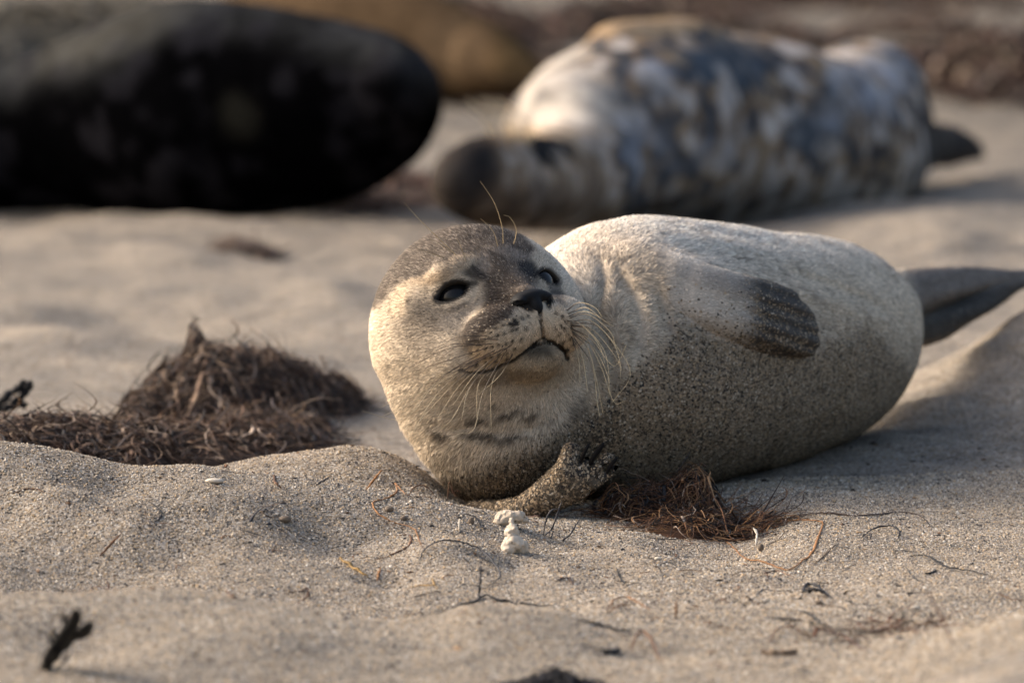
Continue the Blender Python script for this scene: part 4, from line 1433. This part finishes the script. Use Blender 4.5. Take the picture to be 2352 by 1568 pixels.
far = [('black seaweed bank between the brown seal and the tan flipper', [(1330, 11.8, 60, .5, 26), (1260, 12.6, 60, .5, 40)], 28),
       ('dark seaweed bank behind the brown seal at the top edge', [(1040, 15.5, 190, 1.1, 80), (1180, 15, 90, .7, 46), (820, 16.5, 200, 1, 60)], 21),
       ('red-brown seaweed bank at the top edge above the mottled seal', [(1500, 16.6, 230, 1.2, 44), (1340, 15.8, 90, .8, 50)], 22),
       ('thin dark seaweed patch right of the tan flipper', [(1810, 14.2, 140, .5, 34)], 23),
       ('long dark seaweed line running along the top edge right of centre', [(1750, 19, 300, 1.2, 22), (2100, 18.5, 260, 1.0, 18)], 27),
       ('dark grey seaweed patch in the upper right distance', [(2120, 15.8, 75, .6, 22)], 26),
       ('big dark reddish seaweed bank at the right edge behind the mottled seal', [(2130, 12.5, 130, .6, 80), (2270, 12.2, 160, .8, 112), (2420, 12.2, 140, .8, 112)], 24),
       ('olive brown seaweed bank in the top left corner behind the black seal', [(60, 14, 280, 1.6, 110), (-120, 13.5, 260, 1.6, 130), (280, 15.5, 180, 1.6, 80)], 25)]
for lb, hp, sd in far:
    cc = np.array([[.022, .014, .010], [.04, .023, .017], [.065, .033, .024], [.10, .075, .055]]) if sd != 25 else np.array([[.07, .06, .045], [.05, .045, .035], [.10, .09, .07]])
    pile('seaweed_bank', lb, hp, 700, .22, .006, 'seaweed banks in the distance', seed=sd, cols=cc, stray=.03)


# ------------------------------------------------------------------ single strands, sticks
def strand(name, label, pts, r=2.0, col=(.05, .04, .035), lift=0.6, air=0.0, flat=.6, group='dried strands on the sand', mat=None, branch=None, taper=.8, fixed=False):
    r = r * 1.3
    A = Acc()
    g0 = ground_hit(*pts[0])
    for ps in [pts] + (branch or []):
        G = []
        for i, (x, y) in enumerate(ps):
            if fixed:
                D = g0[1] * CP + (CAM_H - g0[2]) * SP
                G.append(at(x, y, D))
            else:
                g = ground_hit(x, y)
                G.append(g)
        G = np.array(G)
        dist = np.linalg.norm(G[0] - C0)
        rr = r * dist / FPX
        if not fixed:
            G[:, 2] += rr * lift + air * rr * 6 * np.sin(np.linspace(0, np.pi, len(G)))
        P = catmull(G, 7)
        if not fixed:
            P[:, 2] = np.maximum(P[:, 2], ground(P[:, 0], P[:, 1]) + rr * lift)
        t = np.linspace(0, 1, len(P))
        P = P + np.stack([wr.normal(0, rr * .25, len(P)) for _ in range(3)], 1)
        v, f = tube(P, rr * (1 - taper * np.abs(2 * t - 1) ** 2.5) * (1 + .2 * np.sin(t * 23)), 6, flat)
        n = np.array([fbm(np.repeat(t, 6) * 9, 0 * np.repeat(t, 6), 0 * np.repeat(t, 6), 2, 5)]).T
        A.add(v, f, np.clip(np.array(col) * (1 + .6 * n), 0, 1))
    o = A.build(name, mat or M_weed)
    return tag(o, label, 'strand' if name == 'seaweed_strand' else 'twig', group)


K = (.018, .019, .023); B1 = (.10, .05, .028); B2 = (.17, .085, .04); OR = (.26, .13, .055); GYK = (.045, .045, .05); OC = (.25, .16, .06)
ss = 'seaweed_strand'
strand(ss, 'short red-brown strand on the crest of the left sand ridge', [(607, 1086), (632, 1111), (647, 1126)], 2.4, B1, .8)
strand(ss, 'hooked dark strand on the face of the left sand ridge', [(345, 1155), (363, 1168), (371, 1182), (364, 1196), (352, 1202)], 2.0, K)
strand('twig', 'straight reddish stalk leaning on the left sand slope', [(228, 1277), (254, 1250), (279, 1224)], 2.5, B1, flat=1, fixed=True)
strand('twig', 'pale tan stalk sticking up from the ridge left of the chest', [(840, 1125), (860, 1100), (879, 1078)], 2.2, OR, flat=1, fixed=True)
strand(ss, 'curly orange strand winding down the sand left of the pale shell lump', [(945, 1142), (925, 1130), (907, 1113), (912, 1128), (890, 1146), (857, 1155), (868, 1180), (900, 1200), (950, 1217), (962, 1240), (970, 1260)], 1.8, OR)
strand(ss, 'brown bent strand below the curly orange one', [(852, 1290), (900, 1275), (938, 1255), (942, 1232), (905, 1232)], 2.0, B1)
strand(ss, 'long dark arching strand on the sand below the shell lump', [(962, 1292), (980, 1266), (1020, 1252), (1065, 1262), (1110, 1282), (1140, 1312), (1147, 1335), (1110, 1355)], 2.6, GYK, .8, .6)
strand('twig', 'upright dark twig standing inside the long arching strand', [(1100, 1378), (1102, 1340), (1104, 1297)], 2.6, GYK, flat=1, fixed=True)
strand(ss, 'straight ochre blade lying left of centre on the sand', [(777, 1288), (812, 1308), (845, 1330)], 4.2, OC, 1)
strand(ss, 'short ochre fragment with a thin stalk, lower centre left', [(942, 1352), (965, 1346), (985, 1347), (1000, 1347)], 1.8, OC, 1, branch=[[(992, 1330), (996, 1340), (1000, 1350)]])
strand(ss, 'black strand running along the crest at the bottom centre', [(960, 1420), (1025, 1402), (1095, 1384), (1150, 1382), (1190, 1388), (1280, 1397)], 3.4, K, 1)
strand(ss, 'thin brown curl at the left edge of the sand ridge', [(30, 1137), (55, 1128), (82, 1126), (102, 1133)], 2.0, B1)
strand(ss, 'small dark hooked strand left of the shell lump', [(1065, 1182), (1090, 1190), (1105, 1212)], 2.2, K, 1)
strand(ss, 'faint forked strand in the hollow behind the near ridge', [(655, 1364), (690, 1360), (707, 1370), (670, 1395)], 2.2, B1)
strand('twig', 'small dark stick pointing up from the ridge crest', [(722, 1115), (740, 1105), (757, 1096)], 2.0, GYK, flat=1, fixed=True)
strand(ss, 'tiny orange curl to the right of the ochre blade', [(867, 1334), (870, 1320), (874, 1307)], 2.4, OR)
strand(ss, 'short dull brown bit at the foot of the left slope', [(520, 1357), (531, 1368), (542, 1377)], 2.6, B1)
strand('twig', 'forked dark twig rising below the pup\'s chest', [(1028, 1150), (1033, 1108), (1042, 1132), (1052, 1142)], 1.8, B1, flat=1, fixed=True, branch=[[(1042, 1132), (1050, 1127), (1058, 1131)]])
strand('twig', 'grey branched twig in front of the pup\'s chest', [(1095, 1165), (1089, 1152), (1104, 1141), (1124, 1124)], 2.2, (.14, .12, .12), flat=1, fixed=True, branch=[[(1089, 1152), (1083, 1157), (1076, 1152)]])
strand(ss, 'thin brown arch on the ridge crest left of the chest', [(935, 1142), (950, 1120), (970, 1114), (988, 1124), (1002, 1143)], 1.8, B1, fixed=True)
strand('twig', 'tangle of thin dark twigs just right of the shell lump', [(1248, 1232), (1254, 1195), (1266, 1172), (1284, 1168)], 1.7, GYK, flat=1, fixed=True, branch=[[(1248, 1232), (1268, 1212), (1280, 1180), (1290, 1148)], [(1248, 1232), (1278, 1246), (1308, 1228), (1322, 1206), (1334, 1190)], [(1248, 1232), (1262, 1238), (1272, 1218)]])
strand(ss, 'dark comma-shaped strand in the lower middle of the sand', [(1278, 1338), (1290, 1330), (1308, 1332), (1320, 1346)], 2.6, (.07, .05, .045))
strand(ss, 'thin crooked black strand in the middle of the foreground sand', [(1415, 1304), (1423, 1325), (1432, 1338), (1446, 1352)], 1.8, K)
strand(ss, 'brown arched strand over an ochre flake on the near crest', [(1395, 1404), (1411, 1385), (1441, 1382), (1471, 1395), (1498, 1405)], 2.2, B2, 1, .5, branch=[[(1400, 1407), (1425, 1400), (1452, 1395)]])
strand('twig', 'short upright brown stalk on the near crest right of centre', [(1551, 1422), (1553, 1400), (1553, 1376)], 2.2, B2, flat=1, fixed=True)
strand(ss, 'blurred black strand near the bottom right of centre', [(1326, 1426), (1376, 1437), (1416, 1450), (1456, 1453)], 3.4, K, 1)
strand(ss, 'blurred loop of brown strand at the bottom right of centre', [(1446, 1500), (1471, 1476), (1496, 1495), (1521, 1528)], 3.4, B1, 1, 1)
strand(ss, 'fat black scrap lying at the bottom, left of the blurred loop', [(1381, 1500), (1400, 1503), (1423, 1497)], 8, K, .6)
strand('twig', 'thick brown stick lying flat at the bottom right', [(1745, 1504), (1790, 1506), (1834, 1503)], 6.5, (.14, .10, .07), .8, flat=1, taper=.5)
strand(ss, 'black forked strand above the thick stick', [(1766, 1420), (1806, 1425), (1846, 1428)], 3.0, K, 1, branch=[[(1830, 1405), (1861, 1415), (1888, 1436)]])
strand(ss, 'thin brown arch above the thick stick', [(1766, 1482), (1786, 1456), (1821, 1452), (1861, 1466)], 2.6, B1, 1, .5)
strand(ss, 'brown strand sloping toward the lower right clump', [(1896, 1455), (1926, 1460), (1956, 1476), (1996, 1502)], 2.6, (.09, .05, .04), 1)
strand(ss, 'short black wisp above the lower right clump', [(1976, 1456), (2016, 1450), (2031, 1442)], 2.0, K, 1)
strand(ss, 'black arched strand on the right sand slope', [(1978, 1238), (2006, 1223), (2046, 1219), (2066, 1230), (2062, 1242)], 2.4, K, .8, .5)
strand(ss, 'long thin strand trailing right from the rust brown clump', [(1790, 1198), (1841, 1186), (1886, 1181), (1926, 1184), (1976, 1187), (2026, 1183), (2056, 1178), (2106, 1185), (2143, 1219)], 2.2, (.07, .05, .045), 1)
strand(ss, 'long black strand stretching to the right edge of the sand', [(2086, 1280), (2126, 1281), (2156, 1300), (2176, 1311), (2226, 1317), (2286, 1327)], 2.4, K, .8, .4)
strand(ss, 'tiny black sliver below the long right-hand strand', [(2123, 1321), (2140, 1317), (2153, 1311)], 3.0, K)
strand(ss, 'fine dark wisp hanging left of the long right-hand strand', [(2081, 1304), (2096, 1325), (2116, 1338)], 1.5, GYK)
strand(ss, 'brown strand leaving the frame at the right edge', [(2291, 1365), (2326, 1377), (2365, 1382)], 2.2, B1)
strand(ss, 'wide orange loop of strand below the rust brown clump', [(1640, 1222), (1661, 1240), (1691, 1267), (1716, 1286), (1751, 1292), (1806, 1311), (1841, 1292), (1868, 1266), (1881, 1230), (1889, 1205), (1870, 1197), (1811, 1197), (1776, 1207)], 2.0, OR, .9)
strand(ss, 'straight thin grey-brown strand right of the orange loop', [(1868, 1300), (1896, 1275), (1923, 1250)], 1.8, (.09, .065, .045))
strand(ss, 'small bent brown strand under the orange loop', [(1765, 1332), (1758, 1317), (1791, 1314), (1826, 1329)], 2.0, B1)
strand(ss, 'angled dark wisp left of the folded dark leaf', [(1726, 1387), (1748, 1357), (1776, 1358), (1806, 1360)], 1.8, GYK)
strand(ss, 'folded dark leaf with a pale chip on the right foreground sand', [(1841, 1368), (1856, 1359), (1880, 1363), (1905, 1376)], 4.5, K, .8, .4, branch=[[(1841, 1368), (1870, 1372), (1890, 1366)]])
strand('twig', 'tall thin reddish stalk blurred at the lower right', [(2191, 1482), (2176, 1450), (2156, 1405), (2128, 1350)], 2.0, (.14, .08, .06), flat=1, fixed=True)
strand(ss, 'pinkish strand lying right of the shell lump below the flipper', [(1206, 1192), (1240, 1187), (1276, 1186), (1310, 1189)], 2.6, (.26, .16, .12), 1)
strand(ss, 'pale looped strand arching over the rust brown clump', [(1578, 1115), (1584, 1080), (1604, 1066), (1628, 1074), (1636, 1100)], 3.4, (.40, .30, .25), fixed=True)
strand(ss, 'white curled sliver at the foot of the rust brown clump', [(1690, 1220), (1722, 1222), (1738, 1240), (1736, 1258)], 2.6, (.55, .5, .43), 1.5, .6)
strand(ss, 'rust brown strand curving down across the middle of the clump', [(1565, 1070), (1568, 1110), (1588, 1160), (1600, 1195), (1640, 1222)], 2.6, B2, fixed=True)
strand(ss, 'pale stem curving up out of the clump to a fine tip', [(1525, 1130), (1556, 1105), (1570, 1080), (1571, 1055)], 2.4, (.26, .19, .14), fixed=True)
strand(ss, 'stiff orange blade leaning at the right end of the clump', [(1740, 1165), (1765, 1185), (1790, 1208)], 3.6, OR, fixed=True)
strand('twig', 'black charred branch end poking in at the left edge', [(-60, 975), (-20, 945), (20, 908), (54, 876)], 7.5, (.010, .010, .012), flat=1, taper=.3, fixed=True, branch=[[(-20, 945), (25, 932), (60, 925)], [(-20, 945), (40, 924), (60, 895), (70, 879)]])

# black blade at the lower left, close to the camera
g = ground_hit(110, 1535, 3.3)
D = g[1] * CP + (CAM_H - g[2]) * SP
A = Acc()
kb = []
for k in range(16):
    t0 = wr.uniform(0, 1)
    x0, y0 = 105 + 62 * t0 + wr.normal(0, 9), 1540 - 100 * t0 + wr.normal(0, 7)
    a0 = wr.normal(-.75, .5)
    L0 = wr.uniform(28, 62)
    kb.append(([(x0, y0), (x0 + L0 * .5 * math.cos(a0), y0 + L0 * .5 * math.sin(a0)), (x0 + L0 * math.cos(a0 - .3), y0 + L0 * math.sin(a0 - .3))], wr.uniform(4, 9)))
for pts, r in kb + [([(98, 1545), (118, 1505), (145, 1465), (168, 1430), (176, 1402)], 20), ([(125, 1510), (150, 1475), (185, 1452), (208, 1428)], 17), ([(140, 1480), (165, 1440), (184, 1412)], 12), ([(150, 1470), (190, 1455), (215, 1440)], 10)]:
    P = np.array([at(x, y, D - .012 * i) for i, (x, y) in enumerate(pts)])
    v, f = tube(catmull(P, 5), (.25 + .75 * np.sin(np.pi * np.linspace(.12, .9, len(catmull(P, 5))))) * r * D / FPX, 7, .35)
    A.add(v, f, (.008, .008, .009))
tag(A.build('black_kelp', M_weed), 'shiny black leathery seaweed blade standing blurred at the lower left', 'seaweed')

# ------------------------------------------------------------------ crusty shell lump, chips
def lump(name, label, cat, parts, col, h=.0016, amp=.0012, group=None, seed=3, k=.0015):
    g = None
    prm = []
    for px, py, dd, rx, ry, rz in parts:
        gh = ground_hit(parts[0][0], parts[0][1] + parts[0][4] * .9)
        D = gh[1] * CP + (CAM_H - gh[2]) * SP
        s = D / FPX
        prm.append((QD(px, py, D + dd * s), (rx * s, ry * s, rz * s)))

    def sdf(P):
        d = None
        for c, r in prm:
            e = ell(P, c, r)
            d = e if d is None else smin(d, e, k)
        return d + amp * fbm(P[:, 0] / .005, P[:, 1] / .005, P[:, 2] / .005, 4, seed) + amp * .5 * np.abs(vnoise(P[:, 0] / .0022, P[:, 1] / .0022, P[:, 2] / .0022, seed + 5))
    lo = np.min([c - np.array(r) * 1.4 for c, r in prm], 0) - .004; hi = np.max([c + np.array(r) * 1.4 for c, r in prm], 0) + .004
    v, f = surface_nets(sdf, lo, hi, h)
    n = norm(grad(sdf, v, h * .3))
    nz = fbm(v[:, 0] / .0018, v[:, 1] / .0018, v[:, 2] / .0018, 2, seed + 1)
    c = np.array(col) * (1 + .25 * nz[:, None])
    c = np.where((nz > .62)[:, None], np.array([.05, .045, .04]), c)
    o = mesh_np(name, cam2world(v), f, M_grain, None, np.clip(c, 0, 1))
    return tag(o, label, cat, group)


PALE = (.60, .52, .43)
lump('crusty_shell', 'pale conical crusty shell standing point up on the foreground sand', 'shell',
     [(1180, 1246, 0, 26, 24, 22), (1178, 1224, 2, 17, 24, 16), (1175, 1206, 3, 8, 18, 8), (1168, 1258, -8, 19, 17, 16), (1192, 1250, -12, 15, 10, 12), (1202, 1256, 4, 14, 18, 14)], (.50, .425, .34), h=.0007, amp=.0026)
lump('crusty_shell', 'pale rounded crusty lump lying just behind the pointed shell', 'shell',
     [(1164, 1190, 14, 26, 24, 24), (1186, 1186, 16, 24, 17, 20), (1203, 1194, 18, 13, 9, 12), (1148, 1200, 8, 12, 18, 14)], (.44, .37, .29), h=.0007, amp=.0030)
for px, py, rx, ry, lb in [(492, 1104, 22, 7, 'smooth white shell chip on the crest of the left ridge'), (1748, 1257, 9, 10, 'small white chip beside the rust brown clump'), (1055, 1205, 2.6, 15, 'thin upright white sliver left of the shells'),
                           (2101, 1395, 14, 5, 'flat whitish chip at the right of the foreground sand'), (1880, 1383, 10, 5, 'cream chip beside the folded dark leaf'), (655, 1192, 15, 9, 'grey-brown sand crumb on the left ridge face'),
                           (928, 1190, 10, 7, 'dark crumb near the curly orange strand'), (893, 1169, 12, 7, 'light sand crumb above the dark crumb'), (1082, 1196, 8, 9, 'small brown barnacle-like crumb left of the shells'),
                           (1512, 1282, 10, 5, 'tiny whitish shell bit in the middle of the sand')]:
    dk = 'dark' in lb or 'brown' in lb
    lump('shell_chip' if not dk else 'sand_crumb', lb, 'chip' if not dk else 'crumb', [(px, py, 0, rx, ry, max(rx, ry) * .7)], (.50, .45, .38) if not dk else (.13, .10, .075), h=.0009, amp=.0004 if not dk else .001)

# ------------------------------------------------------------------ loose grains and crumbs
def scatter(name, n, pxr, yr, rr, cols, pr, seed, up=.5, label=None, cat='sand', elong=1.0):
    r = np.random.default_rng(seed)
    Y = r.uniform(*yr, n); px = r.uniform(*pxr, n)
    X = (px - 1176) * (Y * CP + CAM_H * SP) / FPX
    Z = ground(X, Y)
    R = r.uniform(*rr, n) * (1 + .8 * (r.random(n) < .08))
    oc = np.array([[1, 0, 0], [-1, 0, 0], [0, 1, 0], [0, -1, 0], [0, 0, 1], [0, 0, -1]], float)
    of = np.array([[0, 2, 4], [2, 1, 4], [1, 3, 4], [3, 0, 4], [2, 0, 5], [1, 2, 5], [3, 1, 5], [0, 3, 5]])
    a = r.uniform(0, 2 * np.pi, n); ca, sa = np.cos(a), np.sin(a)
    o = oc[None] * r.uniform(.6, 1.3, (n, 6, 1))
    o[:, :, 0] *= elong
    o = np.stack([o[..., 0] * ca[:, None] - o[..., 1] * sa[:, None], o[..., 0] * sa[:, None] + o[..., 1] * ca[:, None], o[..., 2] * .8], 2)
    V = o * R[:, None, None] + np.stack([X, Y, Z + R * up], 1)[:, None, :]
    F = of[None] + 6 * np.arange(n)[:, None, None]
    c = np.array(cols)[r.choice(len(cols), n, p=pr)] * r.uniform(.75, 1.25, (n, 1))
    ob = mesh_np(name, V.reshape(-1, 3), F.reshape(-1, 3), M_grain, None, np.repeat(c, 6, 0), smooth=False)
    return tag(ob, label, cat, kind='stuff')


scatter('sand_grains', 330000, (-60, 2412), (3.42, 4.66), (.00028, .00075), [(.46, .385, .295), (.40, .29, .17), (.60, .56, .50), (.045, .042, .045), (.33, .28, .22)], [.42, .14, .14, .14, .16], 31, .25,
        'loose coarse sand grains, mostly cream with black ones, over the foreground sand')
fb = pile('fine_fibres', 'fine short brown and black fibres strewn over the foreground sand', [(1950, 4.0, 500, .35, 0), (1500, 3.9, 500, .3, 0), (900, 4.1, 700, .3, 0), (1900, 3.75, 450, .2, 0), (300, 4.1, 400, .25, 0), (600, 5.6, 900, .8, 0)], 520, .026, .00052, cat='fibres', seed=44, stray=.25, pale=.03,
          cols=np.array([[.02, .02, .024], [.05, .032, .022], [.11, .055, .03], [.04, .035, .035]]))
fb['kind'] = 'stuff'
scatter('debris_bits', 900, (-60, 2412), (3.5, 4.9), (.0006, .0013), [(.03, .025, .022), (.10, .055, .03), (.02, .022, .03), (.2, .12, .06)], [.45, .25, .15, .15], 32, .4,
        'fine dark crumbs of dried seaweed scattered over the sand', 'debris', 2.6)
